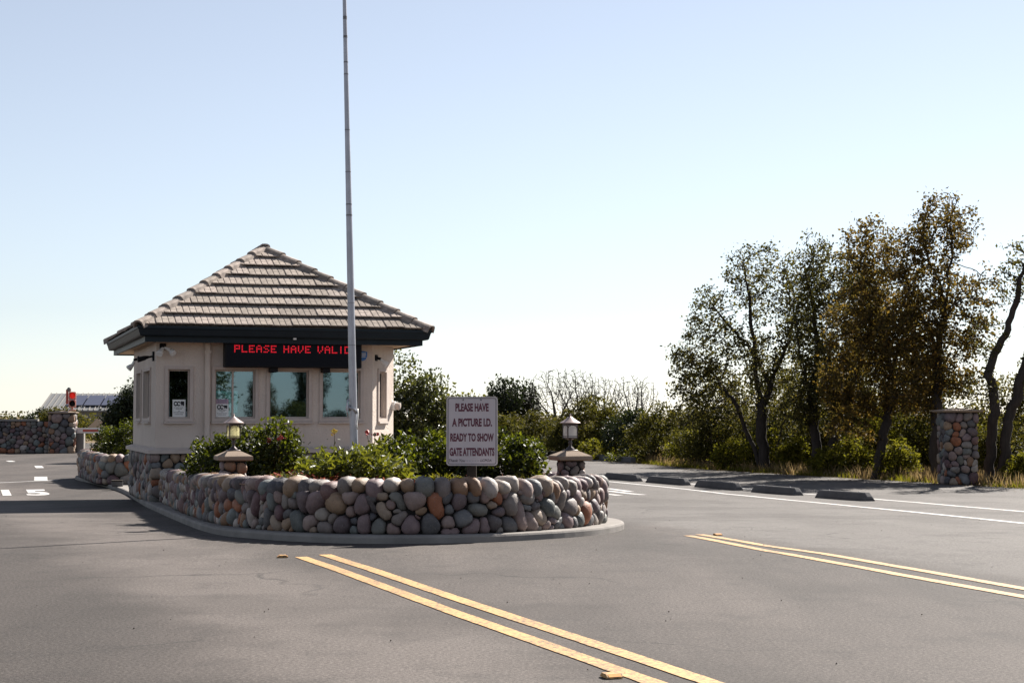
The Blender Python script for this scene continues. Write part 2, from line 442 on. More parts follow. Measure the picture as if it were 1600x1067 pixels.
# ------------------------------------------------------------------ mesh helpers
class MB:
    """collects shapes and links them as ONE mesh object"""
    def __init__(self):
        self.v, self.f, self.mi = [], [], []
    def add(self, vs, fs, mi=0):
        b = len(self.v)
        self.v.extend([tuple(float(c) for c in p) for p in vs])
        self.f.extend([tuple(b + i for i in f) for f in fs])
        self.mi.extend([mi] * len(fs))
        return self
    def box(self, lo, hi, bev=0.0, R=None, mi=0):
        x0, y0, z0 = lo; x1, y1, z1 = hi
        if bev <= 0:
            vs = [(x0, y0, z0), (x1, y0, z0), (x1, y1, z0), (x0, y1, z0), (x0, y0, z1), (x1, y0, z1), (x1, y1, z1), (x0, y1, z1)]
            fs = [(3, 2, 1, 0), (4, 5, 6, 7), (0, 1, 5, 4), (1, 2, 6, 5), (2, 3, 7, 6), (3, 0, 4, 7)]
        else:
            bm = bmesh.new()
            bmesh.ops.create_cube(bm, size=1.0)
            for q in bm.verts:
                q.co = Vector(((x0 + x1) / 2 + q.co.x * (x1 - x0), (y0 + y1) / 2 + q.co.y * (y1 - y0), (z0 + z1) / 2 + q.co.z * (z1 - z0)))
            bmesh.ops.bevel(bm, geom=list(bm.edges), offset=bev, segments=1, affect='EDGES')
            bm.verts.index_update()
            vs = [q.co.copy() for q in bm.verts]; fs = [tuple(q.index for q in f.verts) for f in bm.faces]
            bm.free()
        if R is not None:
            vs = [R @ Vector(p) for p in vs]
        return self.add(vs, fs, mi)
    def tube(self, pts, rs, n=6, cap=True, mi=0):
        pts = [Vector(p) for p in pts]
        if not hasattr(rs, '__len__'): rs = [rs] * len(pts)
        vs, fs = [], []
        prev = None
        for i, p in enumerate(pts):
            d = (pts[min(i + 1, len(pts) - 1)] - pts[max(i - 1, 0)])
            if d.length < 1e-9: d = Vector((0, 0, 1))
            d.normalize()
            if prev is None:
                a = d.orthogonal().normalized()
            else:
                a = prev - d * prev.dot(d)
                if a.length < 1e-6: a = d.orthogonal()
                a.normalize()
            prev = a
            b = d.cross(a)
            for k in range(n):
                t = 2 * PI * k / n
                vs.append(p + (a * math.cos(t) + b * math.sin(t)) * rs[i])
        for i in range(len(pts) - 1):
            for k in range(n):
                fs.append((i * n + k, i * n + (k + 1) % n, (i + 1) * n + (k + 1) % n, (i + 1) * n + k))
        if cap:
            fs.append(tuple(range(n))[::-1]); fs.append(tuple((len(pts) - 1) * n + k for k in range(n)))
        return self.add(vs, fs, mi)
    def lathe(self, prof, c=(0, 0, 0), n=12, phase=0.0, mi=0):
        vs, fs = [], []
        for (r, z) in prof:
            for k in range(n):
                t = 2 * PI * k / n + phase
                vs.append((c[0] + r * math.cos(t), c[1] + r * math.sin(t), c[2] + z))
        m = len(prof)
        for i in range(m - 1):
            for k in range(n):
                fs.append((i * n + k, i * n + (k + 1) % n, (i + 1) * n + (k + 1) % n, (i + 1) * n + k))
        fs.append(tuple(range(n))[::-1]); fs.append(tuple((m - 1) * n + k for k in range(n)))
        return self.add(vs, fs, mi)
    def prism(self, poly, z0, z1, mi=0):
        n = len(poly)
        vs = [(x, y, z0) for x, y in poly] + [(x, y, z1) for x, y in poly]
        fs = [tuple(range(n))[::-1], tuple(range(n, 2 * n))] + [(i, (i + 1) % n, n + (i + 1) % n, n + i) for i in range(n)]
        return self.add(vs, fs, mi)
    def mesh(self, name, mats, smooth=None):
        me = bpy.data.meshes.new(name)
        me.from_pydata(self.v, [], self.f)
        for m in (mats if isinstance(mats, (list, tuple)) else [mats]):
            me.materials.append(m)
        if any(self.mi):
            me.polygons.foreach_set('material_index', self.mi)
        if smooth is not None:
            me.polygons.foreach_set('use_smooth', [True] * len(self.f))
            if smooth < 180:
                me.set_sharp_from_angle(angle=rad(smooth))
        me.update()
        return me
    def build(self, name, mats, parent=None, smooth=None, loc=None):
        return link(name, self.mesh(name, mats, smooth), parent, loc)

def link(name, me, parent=None, loc=None):
    o = bpy.data.objects.new(name, me)
    COL.objects.link(o)
    if parent is not None: o.parent = parent
    if loc is not None: o.location = loc
    return o

def tag(o, label=None, cat=None, group=None, kind=None):
    if label: o['label'] = label
    if cat: o['category'] = cat
    if group: o['group'] = group
    if kind: o['kind'] = kind
    return o

def thing(name, label, cat, loc=(0, 0, 0), rotz=0.0, group=None):
    o = bpy.data.objects.new(name, None)
    o.empty_display_size = 0.2
    COL.objects.link(o)
    o.location = loc
    o.rotation_euler = (0, 0, rotz)
    return tag(o, label, cat, group)

def mesh_np(name, V, F, mats, smooth=False):
    """V (n,3), F (m,k) all the same k"""
    me = bpy.data.meshes.new(name)
    V = np.asarray(V, np.float32); F = np.asarray(F, np.int32)
    k = F.shape[1]
    me.vertices.add(len(V)); me.vertices.foreach_set('co', V.ravel())
    me.loops.add(F.size); me.loops.foreach_set('vertex_index', F.ravel())
    me.polygons.add(len(F))
    me.polygons.foreach_set('loop_start', np.arange(0, F.size, k, dtype=np.int32))
    if smooth: me.polygons.foreach_set('use_smooth', np.ones(len(F), bool))
    for m in (mats if isinstance(mats, (list, tuple)) else [mats]): me.materials.append(m)
    me.update(calc_edges=True)
    me.validate()
    return me

def copy_tree(o, parent=None):
    c = o.copy(); COL.objects.link(c)
    if parent is not None: c.parent = parent
    for ch in list(o.children): copy_tree(ch, c)
    return c

GZ = ([-50, 11.5, 13, 15, 25, 28, 31, 1000], [0, 0, -.01, -.05, -.30, -.36, -.40, -.40])
def gz(Y):
    return float(np.interp(Y, *GZ))

def catmull(P, n=10, closed=False):
    P = np.asarray(P, float); out = []
    m = len(P)
    rng = range(m if closed else m - 1)
    for i in rng:
        if closed:
            p0, p1, p2, p3 = P[(i - 1) % m], P[i], P[(i + 1) % m], P[(i + 2) % m]
        else:
            p1, p2 = P[i], P[i + 1]
            p0 = P[i - 1] if i > 0 else 2 * p1 - p2
            p3 = P[i + 2] if i + 2 < m else 2 * p2 - p1
        for k in range(n):
            t = k / n
            out.append(0.5 * ((2 * p1) + (-p0 + p2) * t + (2 * p0 - 5 * p1 + 4 * p2 - p3) * t * t + (-p0 + 3 * p1 - 3 * p2 + p3) * t ** 3))
    if not closed: out.append(P[-1])
    return np.array(out)

def resample(P, step):
    P = np.asarray(P, float)
    s = np.concatenate([[0], np.cumsum(np.linalg.norm(np.diff(P, axis=0), axis=1))])
    n = max(2, int(round(s[-1] / step)) + 1)
    q = np.linspace(0, s[-1], n)
    return np.stack([np.interp(q, s, P[:, k]) for k in range(P.shape[1])], 1)

class Curve2:
    """plan curve by arc length; the outside lies to the RIGHT of travel"""
    def __init__(self, P):
        self.P = np.asarray(P, float)
        self.s = np.concatenate([[0], np.cumsum(np.linalg.norm(np.diff(self.P, axis=0), axis=1))])
        self.L = self.s[-1]
    def at(self, u):
        return np.array([np.interp(u, self.s, self.P[:, 0]), np.interp(u, self.s, self.P[:, 1])])
    def tan(self, u, h=0.06):
        a, b = self.at(max(0, u - h)), self.at(min(self.L, u + h))
        d = b - a
        return d / (np.linalg.norm(d) + 1e-9)
    def nor(self, u):
        t = self.tan(u)
        return np.array([t[1], -t[0]])

def subdiv_strip(pts, width, dz, step=0.09):
    """a painted line following the road surface"""
    P = resample(np.asarray(pts, float), step)
    vs, fs = [], []
    for i, p in enumerate(P):
        d = P[min(i + 1, len(P) - 1)] - P[max(i - 1, 0)]
        d /= np.linalg.norm(d)
        nrm = np.array([-d[1], d[0]]) * width / 2
        for sg in (1, -1):
            q = p + nrm * (sg * (1 + random.uniform(-0.05, 0.05)))
            vs.append((q[0], q[1], gz(q[1]) + dz))
    for i in range(len(P) - 1):
        fs.append((2 * i + 1, 2 * i + 3, 2 * i + 2, 2 * i))
    return vs, fs

# ------------------------------------------------------------------ cobble stones
def cells(W, Hh, size, seed, aniso=0.55, step=0.011, wmax=0.42):
    """elongated, unequal cells filling a W x Hh strip: (cu, cv, radii[14])"""
    rng = np.random.default_rng(seed)
    n = max(3, int(W * Hh / (size * size)))
    # jittered start
    C = np.stack([rng.uniform(0, W, n), rng.uniform(0, Hh, n)], 1)
    ang = rng.choice([0.0, PI / 2, 0.6, -0.6], n, p=[.38, .3, .16, .16]) + rng.normal(0, .35, n)
    w = rng.uniform(0, wmax, n) ** 1.3 * size
    st = 1 + aniso * rng.uniform(0.0, 1.0, n) ** 1.2 * np.where(w < 0.25 * wmax * size, 1.7, 0.8)
    gu = np.arange(step / 2, W, step); gv = np.arange(step / 2, Hh, step)
    S = np.stack(np.meshgrid(gu, gv, indexing='ij'), -1).reshape(-1, 2)
    ca, sa = np.cos(ang), np.sin(ang)
    def assign(C):
        own = np.empty(len(S), np.int32)
        for b in range(0, len(S), 3000):
            D = S[b:b + 3000, None, :] - C[None]
            a1 = (D[..., 0] * ca + D[..., 1] * sa) / np.sqrt(st)
            a2 = (-D[..., 0] * sa + D[..., 1] * ca) * np.sqrt(st)
            own[b:b + 3000] = np.argmin(np.sqrt(a1 * a1 + a2 * a2) - w, 1)
        return own
    for it in range(3):
        own = assign(C)
        cnt = np.bincount(own, minlength=n)
        for k in range(2):
            sm = np.bincount(own, weights=S[:, k], minlength=n)
            C[:, k] = np.where(cnt > 0, sm / np.maximum(cnt, 1), C[:, k])
    own = assign(C)
    K = 14
    out = []
    order = np.argsort(own, kind='stable'); bounds = np.searchsorted(own[order], np.arange(n + 1))
    for i in range(n):
        pts = S[order[bounds[i]:bounds[i + 1]]]
        if len(pts) < 12: continue
        c = pts.mean(0); d = pts - c
        r = np.hypot(d[:, 0], d[:, 1]); th = np.arctan2(d[:, 1], d[:, 0]) % (2 * PI)
        R = np.zeros(K)
        for k in range(K):
            dt = np.abs((th - 2 * PI * k / K + PI) % (2 * PI) - PI)
            m = dt < PI / K * 1.3
            R[k] = r[m].max() if m.any() else 0.4 * math.sqrt(len(pts)) * step
        R = 0.2 * np.roll(R, 1) + 0.6 * R + 0.2 * np.roll(R, -1)
        R = R * 0.945 - 0.002
        out.append((c[0], c[1], np.maximum(R, 0.012)))
    return out

RINGS = [(1.0, -0.45), (0.985, 0.15), (0.84, 0.60), (0.52, 0.90), (0.0, 1.0)]
def stone_geo(frame, cu, cv, R, rng, bulge=0.5):
    """frame(du, dv, depth) -> point; returns verts, faces of one rounded cobble"""
    K = len(R)
    b = min(R.min() * 1.15, R.mean()) * bulge * rng.uniform(0.85, 1.35)
    tilt = rng.normal(0, 0.12, 2)
    vs, fs = [], []
    for (q, h) in RINGS[:-1]:
        for k in range(K):
            t = 2 * PI * k / K
            du, dv = math.cos(t) * R[k] * q, math.sin(t) * R[k] * q
            vs.append(frame(du, dv, b * h + (tilt[0] * du + tilt[1] * dv if h > 0 else -0.01)))
    vs.append(frame(0, 0, b))
    for j in range(len(RINGS) - 2):
        for k in range(K):
            fs.append((j * K + k, j * K + (k + 1) % K, (j + 1) * K + (k + 1) % K, (j + 1) * K + k))
    j = len(RINGS) - 2
    for k in range(K):
        fs.append((j * K + k, j * K + (k + 1) % K, len(vs) - 1))
    return vs, fs

def add_stones(parent, geos, limit=300, inv=None, key=None):
    """geos: list of (verts, faces) in parent space; the first `limit` (by key) become parts named stone, the rest one part"""
    if key is not None: geos = sorted(geos, key=key)
    for g in geos[:limit]:
        b = MB(); c = np.mean(np.array(g[0]), 0)
        b.add([tuple(np.array(p) - c) for p in g[0]], g[1])
        b.build('stone', M['stone'], parent, 180, loc=tuple(c))
    if len(geos) > limit:
        b = MB()
        for g in geos[limit:]: b.add(*g)
        o = b.build('stone_facing', M['stone'], parent, 180)
        o['kind'] = 'stuff'

def curve_stones(cv, u0, u1, zfun, h, size, seed, org=(0, 0, 0), bulge=0.5, aniso=0.55, wmax=0.42):
    """stones on a plan curve between arc lengths, height h above zfun(x,y)"""
    rng = np.random.default_rng(seed + 5)
    res = []
    for (cu, cvv, R) in cells(u1 - u0, h, size, seed, aniso, wmax=wmax):
        U = u0 + cu
        def frame(du, dv, dep, U=U, cvv=cvv):
            p = cv.at(U + du); nn = cv.nor(U + du)
            return (p[0] + nn[0] * dep - org[0], p[1] + nn[1] * dep - org[1], zfun(p) + cvv + dv - org[2])
        res.append(stone_geo(frame, cu, cvv, R, rng, bulge))
    return res

def cap_stone(c, t, nrm, w, hgt, dep, rng):
    """a whole rounded cobble lying over the top of a wall: c centre, t along, nrm outward"""
    nu, nv = 12, 6
    vs, fs = [], []
    ph = rng.uniform(0, 6, 4); am = rng.uniform(0.0, 0.07, 4)
    ro = rng.normal(0, 0.10)
    for j in range(nv + 1):
        la = -PI / 2 + PI * j / nv
        for i in range(nu):
            lo = 2 * PI * i / nu
            cx, cy, cz = math.cos(la) * math.cos(lo), math.cos(la) * math.sin(lo), math.sin(la)
            k = 1 + am[0] * math.sin(2 * lo + ph[0]) + am[1] * math.sin(3 * la + ph[1]) + am[2] * math.sin(lo + 2 * la + ph[2])
            e = 0.80
            f = lambda a: math.copysign(abs(a) ** e, a)
            x, y, z = f(cx) * w / 2 * k, f(cy) * dep / 2 * k, f(cz) * hgt / 2 * k
            x, z = x * math.cos(ro) - z * math.sin(ro), x * math.sin(ro) + z * math.cos(ro)
            vs.append((c[0] + t[0] * x + nrm[0] * y, c[1] + t[1] * x + nrm[1] * y, c[2] + z))
    for j in range(nv):
        for i in range(nu):
            a, b2 = j * nu + i, j * nu + (i + 1) % nu
            fs.append((a, b2, b2 + nu, a + nu))
    return vs, fs

def cap_row(cv, u0, u1, zfun, h, thick, seed, org=(0, 0, 0), wm=(0.095, 0.20)):
    rng = np.random.default_rng(seed)
    res = []; u = u0
    while u < u1 - 0.05:
        w = rng.uniform(*wm)
        hg = min(w * rng.uniform(0.85, 1.5), 0.21) * (1.0 if w > .13 else 1.25)
        hg = max(0.14, hg)
        um = u + w / 2
        p, t, nn = cv.at(um), cv.tan(um), cv.nor(um)
        z = zfun(p) + h - hg / 2 + rng.uniform(-0.015, 0.03)
        off = -thick / 2 + 0.05 + rng.uniform(-0.01, 0.025)
        c = (p[0] + nn[0] * off - org[0], p[1] + nn[1] * off - org[1], z - org[2])
        res.append(cap_stone(c, t, nn, w * 1.0, hg, thick * rng.uniform(0.92, 1.08), rng))
        u += w * 0.985
    return res

def core_on_curve(cv, zlo, zhi, inset, thick, org, step=0.15, u0=0, u1=None):
    """mortar core behind the stones, open-ended strip with top"""
    u1 = cv.L if u1 is None else u1
    n = max(2, int((u1 - u0) / step))
    vs, fs = [], []
    for i in range(n + 1):
        u = u0 + (u1 - u0) * i / n
        p, nn = cv.at(u), cv.nor(u)
        a = p - nn * inset; b = p - nn * thick
        for q, z in ((a, zlo(p)), (a, zhi(p)), (b, zhi(p)), (b, zlo(p))):
            vs.append((q[0] - org[0], q[1] - org[1], z - org[2]))
    for i in range(n):
        for k in range(4):
            fs.append((i * 4 + k, i * 4 + (k + 1) % 4, i * 4 + 4 + (k + 1) % 4, i * 4 + 4 + k))
    fs.append((3, 2, 1, 0)); fs.append(tuple(n * 4 + k for k in range(4)))
    return vs, fs
# ================================================================== SETTING
def grid_sheet(xs_of_y, ys, nx, dz):
    vs, fs = [], []
    for y in ys:
        x0, x1 = xs_of_y(y)
        for i in range(nx + 1):
            x = x0 + (x1 - x0) * i / nx
            vs.append((x, y, gz(y) + dz))
    for j in range(len(ys) - 1):
        for i in range(nx):
            a = j * (nx + 1) + i
            fs.append((a, a + 1, a + nx + 2, a + nx + 1))
    return vs, fs

ys_all = [-300, -60, -30, 0, 8, 11.5, 13, 15, 18, 21, 25, 28, 31, 40, 50, 66, 90, 130, 200, 400, 900, 2500]
b = MB(); b.add(*grid_sheet(lambda y: (-1500, 1500), ys_all, 12, -0.03))
tag(b.build('ground', M['dryground']), kind='structure')

EDGE = ([-300, 0, 18, 33.3, 35.5, 38.4, 41.8, 45.9, 53.8, 59.0, 75, 100], [19.5, 19.5, 14.6, 10.63, 9.62, 8.3, 6.85, 5.2, 3.3, 2.35, 1.0, 1.0])
def road_edge(y): return float(np.interp(y, *EDGE))
ys = [-60, -30, -10, 0, 8, 11.5, 13, 15, 18, 21, 25, 28, 31, 33.3, 35.5, 38.4, 41.8, 45.9, 50, 53.8, 56.5, 59, 66, 75, 90]
b = MB(); b.add(*grid_sheet(lambda y: (-70, road_edge(y)), ys, 10, 0.0))
tag(b.build('road', M['asphalt']), kind='structure')

# painted lines
def marking(name, pts, w, mat, dz=0.004, step=0.09):
    m = MB(); m.add(*subdiv_strip(pts, w, dz, step))
    return tag(m.build(name, mat), kind='structure')

A0, A1 = np.array([-1.66, 12.68]), np.array([1.10, 5.4])
d = (A1 - A0) / np.linalg.norm(A1 - A0); nA = np.array([d[1], -d[0]])   # toward the left side
def offs(P, q): return [tuple(np.array(p) + q) for p in P]
lowA = [(-1.66, 12.65), (-0.325, 9.03), (0.325, 7.34), (0.60, 6.62), (1.2, 5.0)]
upA = [(-1.50, 12.88), (-0.35, 9.75), (0.06, 8.67), (0.35, 7.92), (0.86, 6.56), (1.45, 4.95)]
marking('yellow_line', lowA, 0.10, M['yellow'])
marking('yellow_line', upA, 0.10, M['yellow'])
lowB = [(1.72, 15.72), (2.12, 13.3), (2.68, 11.2), (3.12, 9.80), (4.3, 6.0), (6.0, 1.0)]
upB = [(1.86, 15.95), (2.22, 14.0), (2.56, 12.8), (2.85, 11.7), (3.26, 10.28), (4.50, 6.2), (6.2, 1.2)]
marking('yellow_line', lowB, 0.10, M['yellow'])
marking('yellow_line', upB, 0.10, M['yellow'])
whL = catmull([(0.6, 41.0), (2.33, 36.5), (3.88, 31.9), (5.15, 26.0), (5.92, 18.6), (6.5, 10), (7.2, -10)], 6)
marking('white_line', whL, 0.12, M['white'])
whU = catmull([(1.6, 41.5), (3.06, 38.0), (5.2, 32.2), (6.42, 28.4), (7.2, 22.3), (8.0, 10), (8.6, -10)], 6)
marking('white_line', whU, 0.12, M['white'])
for pts in ([(1.98, 33.3), (2.36, 31.9)], [(1.93, 32.2), (2.50, 30.5)], [(1.80, 31.0), (2.02, 30.2)]):
    marking('painted_stroke', pts, 0.16, M['white'])
for pts, w in (([(-16.9, 53.9), (-16.45, 52.8)], 0.22), ([(-14.3, 48.4), (-13.65, 46.4)], 0.22), ([(-11.66, 39.7), (-10.98, 37.4)], 0.30), ([(-13.2, 33.6), (-11.55, 36.2), (-10.66, 37.6)], 0.12)):
    marking('painted_stroke', pts, w, M['white'])

def text_mesh(txt, size=1.0, offset=0.0, extrude=0.0, align='CENTER', spacing=1.0):
    cu = bpy.data.curves.new('lettering', 'FONT')
    cu.body = txt; cu.size = size; cu.offset = offset; cu.extrude = extrude
    cu.align_x = align; cu.align_y = 'BOTTOM_BASELINE'; cu.space_character = spacing
    cu.resolution_u = 3
    o = bpy.data.objects.new('lettering', cu); COL.objects.link(o)
    dg = bpy.context.evaluated_depsgraph_get()
    me = bpy.data.meshes.new_from_object(o.evaluated_get(dg))
    bpy.data.objects.remove(o); bpy.data.curves.remove(cu)
    V = np.array([v.co[:] for v in me.vertices]); F = [tuple(p.vertices) for p in me.polygons]
    bpy.data.meshes.remove(me)
    return V, F

PHI = rad(18.5)
RX, RY = math.cos(PHI), math.sin(PHI)     # booth right
DX, DY = -math.sin(PHI), math.cos(PHI)    # booth depth / road direction
for ch, x, y in (('1', -9.50, 30.2), ('5', -8.93, 30.35)):
    V, F = text_mesh(ch, 1.0, 0.035)
    vs = [(x + RX * p[0] * 0.95 + DX * p[1] * 3.6, y + RY * p[0] * 0.95 + DY * p[1] * 3.6) for p in V]
    m = MB(); m.add([(p[0], p[1], gz(p[1]) + 0.004) for p in vs], F)
    tag(m.build('road_number', M['white']), kind='structure')

# kerbed island of the booth and its planters
isl = [(-10.5, 38.6), (-9.15, 35.3), (-7.9, 32.2), (-7.13, 29.9), (-5.6, 24.6), (-4.02, 19.3), (-3.01, 16.15), (-2.40, 15.13), (-1.88, 14.62), (-1.30, 14.35),
       (-0.57, 14.42), (0.05, 14.78), (0.70, 15.6), (1.08, 16.6), (1.22, 17.6), (1.06, 18.7), (0.2, 21.2), (-1.0, 25.0), (-2.6, 29.6), (-4.3, 34.6), (-5.6, 38.5), (-7.6, 40.6), (-9.9, 40.2)]
ISL = catmull(isl, 6, True)
def island(outline, top, nm, mat):
    bm = bmesh.new()
    def loop(inset):
        P = outline; n = len(P); out = []
        for i in range(n):
            d = P[(i + 1) % n] - P[i - 1]; d = d / np.linalg.norm(d)
            q = P[i] - np.array([d[1], -d[0]]) * inset       # outline runs counter-clockwise: right side is outside
            out.append(q)
        return out
    prof = [(0.0, -0.05), (0.0, top - 0.025), (0.008, top - 0.008), (0.03, top)]
    loops = []
    for ins, z in prof:
        loops.append([bm.verts.new((q[0], q[1], gz(q[1]) + z)) for q in loop(ins)])
    n = len(outline)
    for a, c in zip(loops, loops[1:]):
        for i in range(n):
            bm.faces.new((a[i], a[(i + 1) % n], c[(i + 1) % n], c[i]))
    bmesh.ops.triangle_fill(bm, edges=[e for e in bm.edges if all(v in set(loops[-1]) for v in e.verts)], use_beauty=True)
    for yy in (15, 18, 21, 25, 28, 31):
        bmesh.ops.bisect_plane(bm, geom=bm.verts[:] + bm.edges[:] + bm.faces[:], plane_co=(0, yy, 0), plane_no=(0, 1, 0))
    # inner top vertices back on the slope
    for v in bm.verts:
        if v.co.z > gz(v.co.y) + top - 0.003 or all(len(e.link_faces) == 2 and all(abs(f.normal.z) > 0.5 for f in e.link_faces) for e in v.link_edges):
            v.co.z = gz(v.co.y) + top
    bmesh.ops.recalc_face_normals(bm, faces=bm.faces)
    me = bpy.data.meshes.new(nm); bm.to_mesh(me); bm.free(); me.materials.append(mat)
    return tag(link(nm, me), kind='structure')
KERB = 0.075
island(ISL, KERB, 'kerb', M['concrete'])
# far kerb at the foot of the hedge
b = MB()
kp = resample(np.array([(1.0, 62.0), (2.25, 59.3), (3.2, 54.6), (3.9, 51.6)]), 0.5)
for p, q in zip(kp, kp[1:]):
    dd = (q - p); dd /= np.linalg.norm(dd); nn = np.array([-dd[1], dd[0]]) * 0.08
    poly = [p - nn, q - nn, q + nn, p + nn]
    b.prism([tuple(x) for x in poly], gz(p[1]) - 0.05, gz(p[1]) + 0.17)
tag(b.build('kerb', M['stop']), kind='structure')

# ================================================================== GUARD BOOTH
C0 = (-5.515, 24.78)
ZB = gz(24.78) + KERB - 0.005
def bw(x, y, z=0.0):
    """booth coordinates -> world"""
    return (C0[0] + RX * x + DX * y, C0[1] + RY * x + DY * y, ZB + z)
booth = thing('guardhouse', 'beige stucco guard booth with hipped tile roof and cobble base', 'guardhouse', bw(0, 0), PHI)
FW, CH, CY, SD = 3.44, 0.58, 0.92, 3.7          # front width, corner chamfer, side length
EX0, EX1, EY0, EY1 = -0.33, 4.29, -0.5, 5.6
WT = 0.16
ZS, ZT = 0.80, 2.478

def wall_panel(mb, p0, p1, z0, z1, ops, th=WT):
    """wall with real openings (u0,u1,z0,z1); outside on the right of p0->p1"""
    p0, p1 = np.array(p0, float), np.array(p1, float)
    L = np.linalg.norm(p1 - p0); t = (p1 - p0) / L; n = np.array([t[1], -t[0]])
    us = sorted({0.0, L, *[o[0] for o in ops], *[o[1] for o in ops]})
    zs = sorted({z0, z1, *[o[2] for o in ops], *[o[3] for o in ops]})
    P = lambda u, z, d: (*(p0 + t * u - n * d), z)
    def solid(i, j):
        if i < 0 or j < 0 or i >= len(us) - 1 or j >= len(zs) - 1: return False
        uc, zc = (us[i] + us[i + 1]) / 2, (zs[j] + zs[j + 1]) / 2
        return not any(o[0] < uc < o[1] and o[2] < zc < o[3] for o in ops)
    for i in range(len(us) - 1):
        for j in range(len(zs) - 1):
            if not solid(i, j): continue
            a, c, e, g = us[i], us[i + 1], zs[j], zs[j + 1]
            mb.add([P(a, e, 0), P(c, e, 0), P(c, g, 0), P(a, g, 0)], [(0, 1, 2, 3)])
            mb.add([P(a, e, th), P(c, e, th), P(c, g, th), P(a, g, th)], [(3, 2, 1, 0)])
            if i > 0 and not solid(i - 1, j): mb.add([P(a, e, 0), P(a, g, 0), P(a, g, th), P(a, e, th)], [(0, 1, 2, 3)])
            if i < len(us) - 2 and not solid(i + 1, j): mb.add([P(c, e, 0), P(c, e, th), P(c, g, th), P(c, g, 0)], [(0, 1, 2, 3)])
            if not solid(i, j - 1): mb.add([P(a, e, 0), P(a, e, th), P(c, e, th), P(c, e, 0)], [(0, 1, 2, 3)])
            if not solid(i, j + 1): mb.add([P(a, g, 0), P(c, g, 0), P(c, g, th), P(a, g, th)], [(0, 1, 2, 3)])

def frame_bars(mb, p0, p1, o, w, d0, d1):
    """four bars round the opening, w wide, from depth d0 (outside, negative = proud) to d1; laid on the outside of the opening edge when w<0"""
    p0, p1 = np.array(p0, float), np.array(p1, float)
    t = (p1 - p0) / np.linalg.norm(p1 - p0); n = np.array([t[1], -t[0]])
    def bar(u0, u1, z0, z1, e0=None, e1=None):
        e0 = d0 if e0 is None else e0; e1 = d1 if e1 is None else e1
        vs = []
        for z in (z0, z1):
            for (u, d) in ((u0, e0), (u1, e0), (u1, e1), (u0, e1)):
                vs.append((*(p0 + t * u - n * d), z))
        mb.add(vs, [(3, 2, 1, 0), (4, 5, 6, 7), (0, 1, 5, 4), (1, 2, 6, 5), (2, 3, 7, 6), (3, 0, 4, 7)])
    u0, u1, z0, z1 = o
    bar(u0, u0 + w, z0 + w, z1 - w); bar(u1 - w, u1, z0 + w, z1 - w)
    bar(u0, u1, z0, z0 + w); bar(u0, u1, z1 - w, z1)
    return bar

PTS = {'front': ((0, 0), (FW, 0)), 'chamfer': ((FW, 0), (FW + CH, CY)), 'right': ((FW + CH, CY), (FW + CH, SD)),
       'back': ((FW + CH, SD), (0, SD)), 'left': ((0, SD), (0, 0))}
ZO0, ZO1 = 1.29, 2.05
OPS = {'front': [(0.185, 0.52, ZO0, ZO1), (0.91, 1.54, ZO0, ZO1), (1.765, 2.395, ZO0, ZO1), (2.615, 3.235, ZO0, ZO1)],
       'chamfer': [(0.29, 0.66, ZO0, ZO1)],
       'right': [(0.4, 1.1, ZO0, ZO1), (1.5, 2.3, 0.85, 2.05)],
       'back': [(FW + CH - 1.85, FW + CH - 0.95, 1.36, 1.80)],
       'left': [(0.75, 1.45, ZO0, ZO1), (1.95, 2.95, ZO0, ZO1)]}
OUT = [(0, 0), (FW, 0), (FW + CH, CY), (FW + CH, SD), (0, SD)]
wb = MB()
for k, (a, c) in PTS.items():
    wall_panel(wb, a, c, ZS, ZT, OPS[k])
wb.build('wall', M['stucco'], booth)
